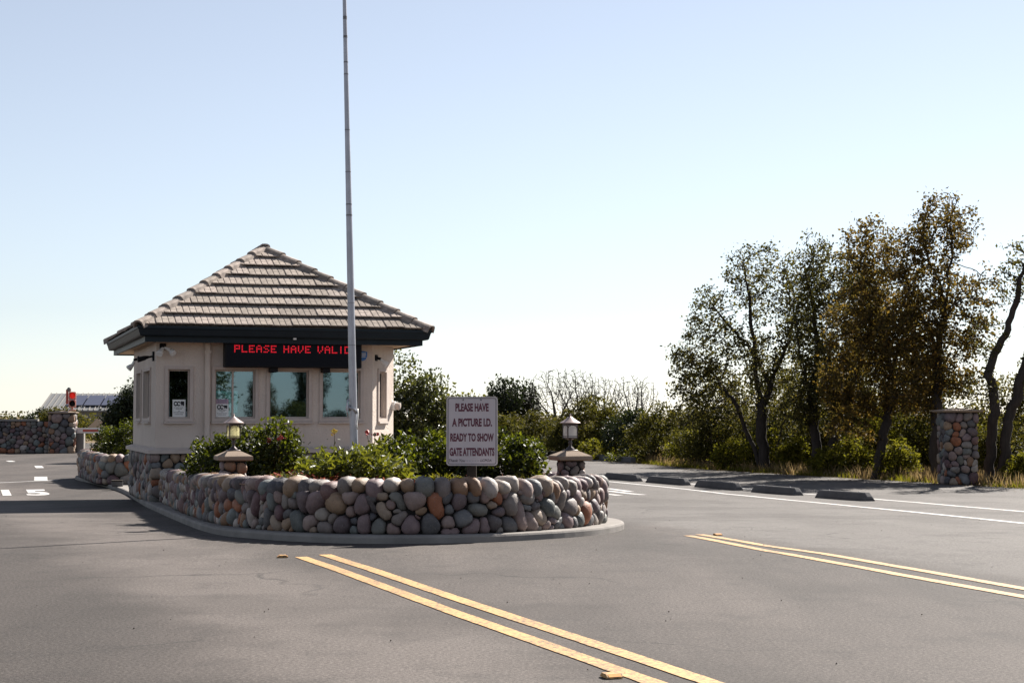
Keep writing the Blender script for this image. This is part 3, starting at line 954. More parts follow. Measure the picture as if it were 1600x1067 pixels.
# raised surround, sash and pane of every opening
for k, (a, c) in PTS.items():
    for i, o in enumerate(OPS[k]):
        fb = MB()
        g = 0.05
        oo = (o[0] - g, o[1] + g, o[2] - g, o[3] + g)
        frame_bars(fb, a, c, oo, g - 0.001, -0.022, 0.03)
        win = fb.build('window', M['trim'], booth)
        sb = MB()
        bar = frame_bars(sb, a, c, (o[0] + .002, o[1] - .002, o[2] + .002, o[3] - .002), 0.022, 0.055, 0.10)
        mid = None
        if k == 'front' and i == 1: mid = o[0] + 0.285
        if k in ('right',) : mid = (o[0] + o[1]) / 2
        if mid: bar(mid - 0.014, mid + 0.014, o[2] + .024, o[3] - .024, 0.058, 0.097)
        sb.build('frame', M['trim'], win)
        lb = MB()
        lb_bar = frame_bars(MB(), a, c, o, 0.01, 0, 0)
        p0 = np.array(a, float); t = np.array(c, float) - p0; t /= np.linalg.norm(t); n = np.array([t[1], -t[0]])
        def P(u, z, dd): return (*(p0 + t * u - n * dd), z)
        lb.add([P(o[0] + .02, o[2] + .02, .075), P(o[1] - .02, o[2] + .02, .075), P(o[1] - .02, o[3] - .02, .075), P(o[0] + .02, o[3] - .02, .075),
                P(o[0] + .02, o[2] + .02, .081), P(o[1] - .02, o[2] + .02, .081), P(o[1] - .02, o[3] - .02, .081), P(o[0] + .02, o[3] - .02, .081)],
               [(0, 1, 2, 3), (7, 6, 5, 4), (0, 4, 5, 1), (1, 5, 6, 2), (2, 6, 7, 3), (3, 7, 4, 0)])
        lb.build('pane', M['glassdark'] if (k == 'front' and i == 0) or k == 'chamfer' else (M['clearglass'] if k in ('back', 'right') else M['glass']), win)
        # sloping sill
        wdt = oo[1] - oo[0]
        ib = MB()
        vs = []
        for u in (oo[0] - .01, oo[1] + .01):
            vs += [P(u, oo[2] - .035, -.001), P(u, oo[2] - .035, -.05), P(u, oo[2] - .008, -.05), P(u, oo[2] - .001, -.001)]
        ib.add(vs, [(0, 1, 2, 3), (7, 6, 5, 4), (0, 4, 5, 1), (1, 5, 6, 2), (2, 6, 7, 3), (3, 7, 4, 0)])
        ib.build('sill', M['trim'], win)
# floor, inner lining, counter with a dark back so that the room reads deep
b = MB()
b.box((WT + .02, WT + .02, 0.02), (FW + CH - WT - .5, SD - WT - .02, 0.10))
b.box((0.25, 0.30, 0.95), (FW - 0.1, 0.75, 1.0))
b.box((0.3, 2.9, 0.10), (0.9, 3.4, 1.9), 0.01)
b.build('interior', M['interior'], booth)
b = MB(); b.lathe([(0.03, 0), (0.03, 0.06), (0.12, 0.10), (0.16, 0.22), (0.13, 0.33), (0.05, 0.38)], (2.02, 0.52, 1.0), 14)
dome = b.build('round_object', M['whiteplastic'], None, 180)  # plain white rounded object behind the pane, gives no light
dome.location = bw(0, 0); dome.rotation_euler = (0, 0, PHI)
tag(dome, 'white domed object standing behind the middle window of the booth', 'lamp')

# cobble base with a stone ledge
BO = [(x, y) for x, y in OUT]
def offset_poly(P, d):
    n = len(P); R = []
    for i in range(n):
        a, c, e = np.array(P[i - 1], float), np.array(P[i], float), np.array(P[(i + 1) % n], float)
        t1 = (c - a) / np.linalg.norm(c - a); t2 = (e - c) / np.linalg.norm(e - c)
        n1 = np.array([t1[1], -t1[0]]); n2 = np.array([t2[1], -t2[0]])
        m = n1 + n2; m /= np.linalg.norm(m)
        R.append(tuple(c + m * d / max(0.3, m.dot(n1))))
    return R
b = MB(); b.prism(offset_poly(BO, 0.045), -0.05, ZS - 0.055)
base = b.build('base_wall', M['mortar'], booth)
b = MB(); b.prism(offset_poly(BO, 0.115), ZS - 0.055, ZS + 0.0)
P2 = offset_poly(BO, 0.115); P3 = offset_poly(BO, 0.02)
n = len(P2)
b.add([(x, y, ZS) for x, y in P2] + [(x, y, ZS + 0.03) for x, y in P3], [(i, (i + 1) % n, n + (i + 1) % n, n + i) for i in range(n)])
b.build('ledge', M['trim'], booth)
bc = Curve2(resample(np.array([offset_poly(BO, 0.045)[4], offset_poly(BO, 0.045)[0], offset_poly(BO, 0.045)[1], offset_poly(BO, 0.045)[2], offset_poly(BO, 0.045)[3]]), 0.03))
gs = curve_stones(bc, 0.02, bc.L - 0.02, lambda p: -0.03, ZS - 0.03, 0.165, 21, bulge=0.42)
add_stones(base, gs, 280, key=lambda g: np.mean([p[1] for p in g[0]]) * 1.0)

# roof: gutter, fascia, soffit, tile courses, hip and ridge caps
def ring(profile, closed=True):
    m = MB(); n = len(profile); vs = []
    for (sx, sy) in ((0, 0), (1, 0), (1, 1), (0, 1)):
        for ins, z in profile:
            vs.append((EX0 + ins if sx == 0 else EX1 - ins, EY0 + ins if sy == 0 else EY1 - ins, z))
    fs = []
    for c in range(4):
        for i in range(n):
            fs.append((c * n + i, ((c + 1) % 4) * n + i, ((c + 1) % 4) * n + (i + 1) % n, c * n + (i + 1) % n))
    m.add(vs, fs); return m
ZE = 2.70
ring([(0.118, 2.545), (0.05, 2.545), (0.035, 2.56), (0.012, 2.645), (0.0, 2.66), (0.0, ZE), (0.012, ZE), (0.012, 2.668), (0.118, 2.668)]).build('gutter', M['gutter'], booth)
ring([(0.12, 2.455), (0.12, 2.69), (0.15, 2.69), (0.15, 2.455)]).build('fascia', M['gutter'], booth)
b = MB(); b.box((EX0 + .152, EY0 + .152, 2.479), (EX1 - .152, EY1 - .152, 2.50)); b.build('soffit', M['soffit'], booth)
RI = 0.035                                   # the tile edge starts this far inside the gutter lip
rx0, rx1, ry0, ry1 = EX0 + RI, EX1 - RI, EY0 + RI, EY1 - RI
HW = (rx1 - rx0) / 2
RISE = 1.455
zr0 = ZE - 0.02
PIT = math.atan2(RISE, HW)
apexA = Vector(((rx0 + rx1) / 2, ry0 + HW, zr0 + RISE)); apexB = Vector(((rx0 + rx1) / 2, ry1 - HW, zr0 + RISE))
cor = [Vector((rx0, ry0, zr0)), Vector((rx1, ry0, zr0)), Vector((rx1, ry1, zr0)), Vector((rx0, ry1, zr0))]
b = MB()
b.add(cor + [apexA, apexB], [(0, 1, 4), (1, 2, 5, 4), (2, 3, 5), (3, 0, 4, 5)])
roof = b.build('roof', M['tile'], booth)
SL = HW / math.cos(PIT)
NC = 8
EXPO = SL / NC
PROF = [(0, -.013), (.010, -.013), (.014, 0), (.090, 0), (.094, -.009), (.108, -.009), (.112, 0), (.186, 0), (.190, -.009), (.204, -.009), (.208, 0), (.286, 0), (.290, -.013), (.30, -.013)]
def facet(p0, p1, ntiles_off):
    """p0->p1 along the eave, outside on the right of travel"""
    e = (p1 - p0); L = e.length; e = e.normalized()
    nh = Vector((-e.y, e.x, 0))                 # horizontally toward the ridge
    up = nh * math.cos(PIT) + Vector((0, 0, math.sin(PIT)))
    nm = e.cross(up)
    TW = 0.30
    for c in range(NC):
        v0 = c * EXPO - 0.01; v1 = min(v0 + EXPO * 1.12, SL)
        off = -(0.15 if c % 2 else 0.0) - ntiles_off
        ins0 = v0 * math.cos(PIT)
        k0 = int((ins0 - off) / TW) - 1
        k = k0
        while off + k * TW < L - max(0, ins0):
            u0 = off + k * TW
            bm = bmesh.new()
            jit = random.uniform(-0.006, 0.006)
            rows = []
            for (pu, pw) in PROF:
                u = u0 + pu * TW / 0.30
                rows.append([bm.verts.new((u, v0 + jit, 0.060 + jit)), bm.verts.new((u, v0 + jit, 0.082 + pw * 0.7 + jit)), bm.verts.new((u, v1, 0.030 + pw * 0.6))])
            for a, q in zip(rows, rows[1:]):
                bm.faces.new((a[0], q[0], q[1], a[1])); bm.faces.new((a[1], q[1], q[2], a[2]))
            bm.faces.new((rows[0][0], rows[0][1], rows[0][2])); bm.faces.new((rows[-1][2], rows[-1][1], rows[-1][0]))
            cp = math.cos(PIT)
            geo = lambda: bm.verts[:] + bm.edges[:] + bm.faces[:]
            bmesh.ops.bisect_plane(bm, geom=geo(), plane_co=(0.03, 0, 0), plane_no=Vector((1, -cp, 0)).normalized(), clear_inner=True)
            bmesh.ops.bisect_plane(bm, geom=geo(), plane_co=(L - 0.03, 0, 0), plane_no=Vector((-1, -cp, 0)).normalized(), clear_inner=True)
            if len(bm.faces) > 2:
                vs = [p0 + e * q.co.x + up * q.co.y + nm * q.co.z for q in bm.verts]
                bm.verts.index_update()
                fs = [tuple(q.index for q in f.verts) for f in bm.faces]
                m = MB(); cc = sum(vs, Vector()) / len(vs)
                m.add([p - cc for p in vs], fs); m.build('roof_tile', M['tile'], roof, loc=cc)
            bm.free()
            k += 1
facet(cor[0], cor[1], 0.07)
facet(cor[1], cor[2], 0.02)
facet(cor[3], cor[0], 0.11)
facet(cor[2], cor[3], 0.0)
def caps(a, c, npc, first=True):
    """overlapping angular cap tiles from the low end a to the high end c"""
    D = (c - a).normalized(); L = (c - a).length
    S = Vector((D.y, -D.x, 0)).normalized(); U = S.cross(D).normalized()
    if U.z < 0: U = -U
    step = L / npc
    sec = [(-0.105, -0.085), (-0.080, 0.012), (-0.045, 0.036), (0.0, 0.040), (0.045, 0.036), (0.080, 0.012), (0.105, -0.085)]
    for i in range(npc):
        p = a + D * (i * step - 0.03); q = a + D * ((i + 1) * step + 0.02)
        m = MB(); vs = []
        for (pt, lift, sc) in ((p, 0.075, 1.04), (q, 0.040, 0.94)):
            for (x, y) in sec: vs.append(pt + S * x * sc + U * (y + lift))
            for (x, y) in sec[::-1]: vs.append(pt + S * x * sc * 0.82 + U * (y + lift - 0.028 if abs(x) < .1 else y + lift))
        n = len(sec) * 2
        fs = [(k, (k + 1) % n, n + (k + 1) % n, n + k) for k in range(n)] + [tuple(range(n))[::-1], tuple(range(n, 2 * n))]
        cc = sum(vs, Vector()) / len(vs)
        m.add([v - cc for v in vs], fs)
        m.build('hip_tile', M['tile'], roof, loc=cc)
for i, ap in ((0, apexA), (1, apexA), (2, apexB), (3, apexB)):
    caps(cor[i] + Vector((0, 0, 0.0)), ap, 10)
caps(apexA - Vector((0, 0.02, 0)), apexB, 5)
# downspout on the front wall and its strap
b = MB()
b.box((0.745, -0.075, ZS + 0.02), (0.825, -0.003, 2.47), 0.01)
b.box((0.735, -0.082, 2.30), (0.835, -0.002, 2.345))
b.build('downspout', M['stucco'], booth)

# things fixed to the booth
def at_booth(o, x, y, z):
    o.location = bw(x, y, z); o.rotation_euler = (0, 0, PHI); return o
# scrolling message board under the eave
mbd = thing('message_board', 'long black message board with red lit letters under the booth eave', 'message board', bw(2.105, -0.20, 2.085), PHI)
b = MB(); b.box((-1.085, -0.09, 0), (1.085, 0.13, 0.385), 0.008)
b.box((-0.36, -0.02, -0.07), (-0.245, 0.19, -0.001)); b.box((0.475, -0.02, -0.07), (0.59, 0.19, -0.001))
b.build('housing', M['black'], mbd)
b = MB(); b.box((-1.055, -0.094, 0.025), (1.055, -0.0905, 0.362)); b.build('face', M['board'], mbd)
FONT5 = {'P': ['1111', '1001', '1111', '1000', '1000'], 'L': ['1000', '1000', '1000', '1000', '1111'], 'E': ['1111', '1000', '1110', '1000', '1111'],
         'A': ['0110', '1001', '1111', '1001', '1001'], 'S': ['0111', '1000', '0110', '0001', '1110'], 'H': ['1001', '1001', '1111', '1001', '1001'],
         'V': ['1001', '1001', '1001', '1010', '0100'], 'I': ['010', '010', '010', '010', '010'], 'D': ['1110', '1001', '1001', '1001', '1110'], ' ': ['000'] * 5}
x = -0.935; px, pz = 0.0232, 0.0235
for chh in 'PLEASE HAVE VALID':
    g = FONT5[chh]; b = MB()
    for r, row in enumerate(g):
        for c_, v in enumerate(row):
            if v == '1':
                cx, cz = x + c_ * px, 0.335 - r * pz
                b.box((cx - 0.0084, -0.0985, cz - 0.0088), (cx + 0.0084, -0.0945, cz + 0.0088))
    x += (len(g[0]) + 1) * px * (0.985 if chh != ' ' else 0.92)
    if chh != ' ': b.build('letter', M['led'], mbd)
b = MB(); b.tube([(-0.02, -0.22, 0.55), (-0.02, -0.22, 0.47)], 0.012, 6); b.box((-0.045, -0.24, 0.43), (0.005, -0.2, 0.47), 0.006)
ho = b.build('light_sensor', M['whiteplastic']); at_booth(ho, 2.105, -0.20, 2.085)
tag(ho, 'tiny pale sensor dangling from the front gutter above the message board', 'sensor')

def floodlight(label, x, y, z, yaw, heads, group=None):
    t = thing('floodlight', label, 'floodlight', bw(x, y, z), PHI + yaw, group)
    m = MB(); m.box((-0.05, -0.025, -0.05), (0.05, 0.0, 0.05), 0.008); m.tube([(0, -0.02, 0), (0, -0.09, -0.02)], 0.022, 8)
    m.build('bracket', M['black'], t, 40)
    for hx, hz, dx in heads:
        m = MB(); c = Vector((hx, -0.10, hz)); dr = Vector((dx, -0.55, -0.5)).normalized()
        m.tube([Vector((0, -0.07, -0.01)), c], [0.016, 0.03], 8)
        m.tube([c, c + dr * 0.05, c + dr * 0.10, c + dr * 0.105], [0.028, 0.045, 0.056, 0.05], 10)
        m.build('lamp_head', M['whiteplastic'], t, 40)
    return t
floodlight('twin white floodlight under the front eave beside the narrow window', 0.10, 0.0, 2.40, 0, [(-0.03, -0.06, -0.35), (0.10, -0.05, 0.35)])
floodlight('floodlight with small white head low under the far end of left eave', -0.002, 2.75, 2.30, -PI / 2, [(-0.02, -0.10, 0.1)])
floodlight('single pale floodlight high on the sunny corner of booth', FW + 0.08, 0.127, 2.27, rad(58), [(0.02, -0.05, 0.4)])
cm = thing('security_camera', 'black security camera on short arm at the left corner of booth', 'camera', bw(-0.002, 0.28, 2.26), PHI - PI / 2)
b = MB(); b.box((-0.05, -0.03, -0.075), (0.05, 0.0, 0.075), 0.006); b.tube([(0, -0.02, 0), (0, -0.10, -0.02)], 0.016, 8); b.build('bracket', M['black'], cm)
b = MB(); b.tube([(0, -0.08, -0.01), (0.0, -0.15, -0.03), (0.0, -0.25, -0.06), (0, -0.255, -0.061)], [0.02, 0.036, 0.042, 0.03], 10); b.build('housing', M['black'], cm, 40)
# round blue shield and round wall sensor
b = MB()
sh = [(-0.075, 0.06), (-0.075, -0.01), (-0.05, -0.065), (0, -0.09), (0.05, -0.065), (0.075, -0.01), (0.075, 0.06), (0, 0.075)]
b.add([(x_, -0.016, z_) for x_, z_ in sh] + [(x_, -0.002, z_) for x_, z_ in sh], [tuple(range(8)), tuple(range(8, 16))[::-1]] + [(i, 8 + i, 8 + (i + 1) % 8, (i + 1) % 8) for i in range(8)])
bs = b.build('alarm_sign', M['blue']); at_booth(bs, 3.27, 0, 2.30)
tag(bs, 'small blue shield-shaped sign on wall beside the message board', 'sign')
b = MB()
for i, (w_, zz) in enumerate(((0.10, 0.035), (0.105, 0.01), (0.09, -0.018))):
    b.box((-w_ / 2, -0.0195, zz - .006), (w_ / 2, -0.0165, zz + .006))
b.build('stripe', M['whiteplastic'], bs)
t = thing('wall_lamp', 'small round pale fitting on the right edge of booth wall', 'wall lamp', bw(FW + CH - 0.03, CY - 0.04, 1.50), PHI + rad(58))
b = MB(); b.tube([(0, -0.003, 0), (0, -0.06, 0)], [0.075, 0.075], 14); b.build('collar', M['whiteplastic'], t, 40)
b = MB(); b.tube([(0, -0.055, 0.0), (0, -0.13, -0.02), (0, -0.14, -0.022)], [0.055, 0.062, 0.045], 14); b.build('head', M['trim'], t, 40)

# papers taped inside the windows
def notice(x, z, w, h, kind, label):
    t = thing('window_notice', label, 'notice', bw(x, 0.072, z), PHI, 'notices taped in the booth windows')
    m = MB(); m.box((-w / 2, -0.0024, 0), (w / 2, 0.0, h)); m.build('sheet', M['pinkpaper'] if kind == 'pink' else M['paper'], t)
    m = MB(); y = -0.0034
    def bar(x0, x1, z0, z1): m.box((x0, y, z0), (x1, y + 0.0008, z1))
    if kind == 'logo':
        for cx, ph in ((-0.26 * w, 0.5), (-0.02 * w, 0.2)):
            n = 14; R0, R1 = 0.15 * w, 0.075 * w; vs, fs = [], []
            for i in range(n):
                a = ph + i / (n - 1) * 2 * PI * 0.86
                for R in (R0, R1): vs.append((cx + R * math.cos(a), y, h * 0.76 + R * 1.25 * math.sin(a)))
            for i in range(n - 1): fs.append((2 * i, 2 * i + 1, 2 * i + 3, 2 * i + 2))
            m.add(vs, fs)
        m.add([(0.12 * w, y, h * .9), (0.40 * w, y, h * .9), (0.40 * w, y, h * .66), (0.30 * w, y, h * .62), (0.22 * w, y, h * .72), (0.16 * w, y, h * .60)], [(5, 4, 3, 2, 1, 0)])
        for zz, ww, th in ((0.52, 0.72, 0.03), (0.44, 0.5, 0.03), (0.33, 0.14, 0.03), (0.24, 0.8, 0.035), (0.13, 0.66, 0.03)):
            k = 7
            for i in range(k):
                x0 = -ww * w / 2 + ww * w * i / k
                bar(x0, x0 + ww * w / k * (0.72 + 0.2 * ((i * 37) % 3) / 2), h * zz, h * (zz + th))
    else:
        for zz, ww in ((0.75, 0.8), (0.5, 0.7), (0.25, 0.75)):
            for i in range(5):
                x0 = -ww * w / 2 + ww * w * i / 5
                bar(x0, x0 + ww * w / 5 * 0.75, h * zz, h * (zz + 0.08))
    m.build('print', M['ink'] if kind == 'logo' else M['blueink'], t)
notice(0.365, 1.312, 0.20, 0.27, 'logo', 'white notice with black logo taped in the narrow left window')
notice(1.035, 1.315, 0.20, 0.20, 'logo', 'white notice with dark logo low in the sliding window')
notice(1.035, 1.517, 0.195, 0.075, 'pink', 'faded pink strip of paper above notice in the sliding window')

# ================================================================== FRONT PLANTER
PW = catmull([(-5.36, 24.55), (-4.78, 22.5), (-4.15, 20.2), (-3.22, 17.15), (-2.60, 15.75), (-2.08, 15.0), (-1.45, 14.6), (-0.85, 14.5), (-0.32, 14.66), (0.06, 14.98), (0.46, 15.55), (0.79, 16.3),
              (0.98, 17.1), (0.90, 18.0), (0.35, 19.7), (-0.65, 22.7), (-1.62, 25.6)], 8)
pc = Curve2(resample(PW, 0.05))
WH = 0.495
zk = lambda p: gz(p[1]) + KERB - 0.004
planter = thing('planter_wall', 'long curved cobblestone planter wall in front of the booth', 'planter wall', (-0.85, 14.7, gz(14.7) + KERB))
ORG = tuple(planter.location)
b = MB(); b.add(*core_on_curve(pc, lambda p: zk(p) - 0.03, lambda p: zk(p) + WH - 0.10, 0.035, 0.30, ORG))
b.build('core', M['mortar'], planter)
ui = int(np.argmin(np.abs(pc.P[:, 0] - 0.98) + np.abs(pc.P[:, 1] - 17.1))); UR = pc.s[ui]
fld = curve_stones(pc, 0.05, UR + 1.4, zk, WH - 0.115, 0.120, 11, ORG, 0.58, 1.7, 0.7)
capsn = cap_row(pc, 0.05, UR + 2.2, zk, WH, 0.30, 12, ORG)
far_f = curve_stones(pc, UR + 1.4, pc.L - 0.05, zk, WH - 0.115, 0.19, 13, ORG, 0.5)
far_c = cap_row(pc, UR + 2.2, pc.L - 0.05, zk, WH, 0.30, 14, ORG, (0.16, 0.24))
print('planter stones', len(fld), len(capsn), len(far_f), len(far_c))
def near(g):
    c = np.mean(np.array(g[0]), 0); return math.hypot(c[0] + ORG[0], c[1] + ORG[1])
allg = sorted(fld + capsn, key=near)
add_stones(planter, allg[:300] , 300)
rest = allg[300:] + far_f + far_c
# the palette follows the object, so the remaining stones are split over a few facings
for k in range(14):
    b = MB()
    for g in rest[k::14]: b.add(*g)
    tag(b.build('stone_facing', M['stone'], planter, 180), kind='stuff')
# bed of soil, and red bark chips over it
def bed(name, mat, inset, dz):
    P = [tuple(pc.at(u) - pc.nor(u) * inset) for u in np.linspace(0.0, pc.L, 90)]
    bm = bmesh.new()
    vs = [bm.verts.new((x_, y_, 0)) for x_, y_ in P]
    f = bm.faces.new(vs)
    bmesh.ops.triangulate(bm, faces=[f])
    for yy in (16, 18, 20, 22, 24):
        bmesh.ops.bisect_plane(bm, geom=bm.verts[:] + bm.edges[:] + bm.faces[:], plane_co=(0, yy, 0), plane_no=(0, 1, 0))
    for v in bm.verts: v.co.z = gz(v.co.y) + dz
    bmesh.ops.recalc_face_normals(bm, faces=bm.faces)
    for f in bm.faces:
        if f.normal.z < 0: f.normal_flip()
    me = bpy.data.meshes.new(name); bm.to_mesh(me); bm.free(); me.materials.append(mat)
    return link(name, me)
SOIL = KERB + WH - 0.07
tag(bed('soil_bed', M['soil'], 0.27, SOIL), kind='structure')
def inside(P, x_, y_):
    c = False; n = len(P); j = n - 1
    for i in range(n):
        if (P[i][1] > y_) != (P[j][1] > y_) and x_ < (P[j][0] - P[i][0]) * (y_ - P[i][1]) / (P[j][1] - P[i][1]) + P[i][0]: c = not c
        j = i
    return c
INNER = [tuple(pc.at(u) - pc.nor(u) * 0.33) for u in np.linspace(0.0, pc.L, 80)]
def chips(name, n, region, mat, dzf, size, seed, kind='stuff', pile=0.03):
    rng = np.random.default_rng(seed); V, F = [], []
    while len(F) < n * 2:
        x_, y_ = region(rng)
        if x_ is None: continue
        z_ = dzf(x_, y_) + rng.uniform(0, pile)
        a = rng.uniform(0, 2 * PI); l, w = size * rng.uniform(0.6, 1.5), size * rng.uniform(0.2, 0.5)
        t = np.array([math.cos(a), math.sin(a), rng.normal(0, .35)]); s_ = np.array([-math.sin(a), math.cos(a), rng.normal(0, .35)])
        c = np.array([x_, y_, z_ + size * .2]); k = len(V)
        V += [c - t * l - s_ * w, c + t * l - s_ * w * .7, c + t * l * .8 + s_ * w, c - t * l + s_ * w * .8]
        F += [(k, k + 1, k + 2), (k, k + 2, k + 3)]
    return tag(link(name, mesh_np(name, V, F, mat)), kind=kind)
MOUND = (-2.02, 16.35)
def mound(x_, y_): return 0.115 * math.exp(-(((x_ - MOUND[0]) / 0.55) ** 2 + ((y_ - MOUND[1]) / 0.7) ** 2))
b = MB(); vs, fs = [], []
for j in range(9):
    for i in range(20):
        a = 2 * PI * i / 20; x_, y_ = MOUND[0] + 0.85 * j / 8 * math.cos(a) * .9, MOUND[1] + 1.1 * j / 8 * math.sin(a)
        vs.append((x_, y_, gz(y_) + SOIL + mound(x_, y_) - 0.012))
for j in range(8):
    for i in range(20): fs.append((j * 20 + i, (j + 1) * 20 + i, (j + 1) * 20 + (i + 1) % 20, j * 20 + (i + 1) % 20))
b.add(vs, fs); tag(b.build('soil_bed', M['soil'], None, 180), kind='structure')
def reg_mulch(rng):
    x_, y_ = rng.uniform(-5, 1.0), rng.uniform(14.6, 21)
    return (x_, y_) if inside(INNER, x_, y_) else (None, None)
chips('bark_mulch', 5200, reg_mulch, M['mulch'], lambda x_, y_: gz(y_) + SOIL + mound(x_, y_), 0.028, 31)

# ================================================================== PIERS AND LANTERNS
def pier(x, y, label):
    z0 = gz(y) + KERB + 0.25
    t = thing('stone_pier', label, 'stone pier', (x, y, z0), PHI - rad(1))
    ztop = 0.615 - z0
    m = MB(); m.box((-0.112, -0.112, 0), (0.112, 0.112, ztop)); core = m.build('core', M['mortar'], t)
    q = 0.112; sq = [(-q, q), (-q, -q), (q, -q), (q, q), (-q, q)]
    cv = Curve2(resample(np.array(sq), 0.02))
    gs = curve_stones(cv, 0.01, cv.L - 0.01, lambda p: 0.0, ztop - 0.005, 0.105, int(abs(x) * 100) + 3, bulge=0.55)
    add_stones(core, gs, 90)
    m = MB()
    h1, h0 = 0.262, 0.262
    zc = ztop
    def sqr(r, z): return [(-r, -r, z), (r, -r, z), (r, r, z), (-r, r, z)]
    vs = sqr(0.168, zc) + sqr(0.19, zc + 0.010) + sqr(0.19, zc + 0.045) + sqr(0.184, zc + 0.052) + sqr(0.07, zc + 0.105)
    fs = [(3, 2, 1, 0), (16, 17, 18, 19)]
    for i in range(4):
        for k in range(4): fs.append((i * 4 + k, i * 4 + (k + 1) % 4, i * 4 + 4 + (k + 1) % 4, i * 4 + 4 + k))
    m.add(vs, fs); m.build('cap', M['cap'], t)
    return z0 + zc + 0.105
def lantern(x, y, z, yaw, label, panes, bulb):
    t = thing('pier_lantern', label, 'lantern', (x, y, z - 0.002), yaw, 'lanterns on the stone piers')
    t.scale = (0.76, 0.76, 0.93)
    m = MB()
    m.box((-0.085, -0.085, 0), (0.085, 0.085, 0.014), 0.004)
    m.lathe([(0.062, 0.014), (0.058, 0.03), (0.028, 0.05), (0.02, 0.075), (0.03, 0.095), (0.024, 0.11), (0.02, 0.125), (0.05, 0.14), (0.09, 0.15)], (0, 0, 0), 14)
    m.build('base', M['bronze'], t, 50)
    r = 0.076
    m = MB()
    for sx in (-1, 1):
        for sy in (-1, 1):
            m.box((sx * r - 0.007, sy * r - 0.007, 0.15), (sx * r + 0.007, sy * r + 0.007, 0.325))
    for z0, z1 in ((0.15, 0.158), (0.17, 0.176), (0.300, 0.326)):
        m.box((-r - .008, -r - .0075, z0), (r + .008, -r + .0055, z1)); m.box((-r - .008, r - .0055, z0), (r + .008, r + .0075, z1))
        m.box((-r - .0075, -r + .0056, z0), (-r + .0055, r - .0056, z1)); m.box((r - .0055, -r + .0056, z0), (r + .0075, r - .0056, z1))
    # curved brackets under the head rail
    for s_, ax in ((-1, 0), (1, 0), (-1, 1), (1, 1)):
        for q in (-1, 1):
            pts = [(q * (r - .006), 0.268), (q * (r - .012), 0.284), (q * (r - .030), 0.297), (q * (r - .05), 0.301)]
            if ax == 0: m.tube([(u, s_ * r, z_) for u, z_ in pts], 0.005, 5)
            else: m.tube([(s_ * r, u, z_) for u, z_ in pts], 0.005, 5)
    m.build('frame', M['bronze'], t)
    for s_, ax in ((-1, 0), (1, 0), (-1, 1), (1, 1)):
        g = MB()
        if ax == 0: g.box((-r + .008, s_ * r - 0.002, 0.159), (r - .008, s_ * r + 0.002, 0.2995))
        else: g.box((s_ * r - 0.002, -r + .008, 0.159), (s_ * r + 0.002, r - .008, 0.2995))
        g.build('pane', M[panes], t)
    m = MB(); m.lathe([(0.012, 0.15), (0.014, 0.19)], (0, 0, 0), 8); m.build('socket', M['bronze'], t)
    m = MB(); m.lathe([(0.012, 0.19), (0.03, 0.215), (0.033, 0.24), (0.022, 0.265), (0.004, 0.275)], (0, 0, 0), 10)
    m.build('bulb', M['bulb'] if bulb else M['frost'], t, 180)
    m = MB()
    m.lathe([(0.150, 0.326), (0.152, 0.333), (0.115, 0.350), (0.07, 0.374), (0.03, 0.398), (0.014, 0.406), (0.010, 0.412), (0.016, 0.420), (0.010, 0.43), (0.002, 0.445)], (0, 0, 0), 16)
    m.build('lantern_roof', M['lroof'], t, 40)
zl = pier(-3.05, 17.55, 'stone pier with pyramid cap at left side of planter, before the leafy bush')
lantern(-3.05, 17.55, zl, PHI + rad(6), 'lantern with glowing yellow bulb on the pier at left', 'seeded', True)
zr = pier(0.64, 17.62, 'stone pier with pyramid cap near rounded right end of planter')
lantern(0.64, 17.62, zr, PHI + rad(6), 'lantern with frosted white panes on the pier nearest the car lanes', 'frost', False)

# ================================================================== FLAGPOLE
fx, fy = -1.665, 17.0
fz = gz(fy) + SOIL
fp = thing('flagpole', 'tall bare grey metal flagpole rising out of planter', 'flagpole', (fx, fy, fz))
lean = -0.026
b = MB()
hs = [0, 0.7, 1.2, 2.5, 4.0, 5.5, 7.5, 9.0]
b.tube([(lean * h, 0.0, h) for h in hs], [0.044, 0.0425, 0.041, 0.035, 0.026, 0.0195, 0.015, 0.012], 16, mi=0)
b.build('pole', M['pole'], fp, 60)
b = MB(); b.lathe([(0.11, 0.0), (0.11, 0.02), (0.07, 0.035), (0.056, 0.06)], (0, 0, 0), 16); b.build('collar', M['pole'], fp, 50)
b = MB(); b.lathe([(0.001, 0), (0.05, 0.02), (0.07, 0.07), (0.05, 0.12), (0.001, 0.14)], (lean * 9.0, 0, 9.0), 12); b.build('finial', M['pole'], fp, 180)
for h, w_ in ((3.75, 0.01), (3.3, 0.008), (2.95, 0.012), (2.83, 0.018), (4.35, 0.012), (4.48, 0.012), (4.75, 0.025), (4.95, 0.035), (1.9, 0.006), (1.45, 0.006)):
    b = MB(); r = np.interp(h, hs, [0.044, 0.0425, 0.041, 0.035, 0.026, 0.0195, 0.015, 0.012]) + 0.0010
    b.lathe([(r, 0), (r, w_)], (lean * h, 0, h), 14); b.build('band', M['polebolt'], fp, 40)
b = MB()
b.box((-0.075, -0.05, -0.035), (-0.035, 0.02, 0.03), 0.008); b.tube([(-0.05, -0.04, -0.09), (-0.055, -0.075, -0.05), (-0.055, -0.075, 0.05), (-0.05, -0.04, 0.09)], 0.008, 6)
b.tube([(-0.04, -0.045, 0), (0.02, -0.055, -0.02), (0.045, -0.03, -0.06)], 0.014, 6)
b.build('cleat', M['pole'], fp, 40, loc=(lean * .79, 0, 0.79))
b = MB(); b.tube([(0.03, -0.045, 0.78), (0.035, -0.05, 0.70), (0.02, -0.052, 0.62), (0.03, -0.05, 0.56)], 0.007, 5); b.build('rope', M['whiteplastic'], fp, 180)

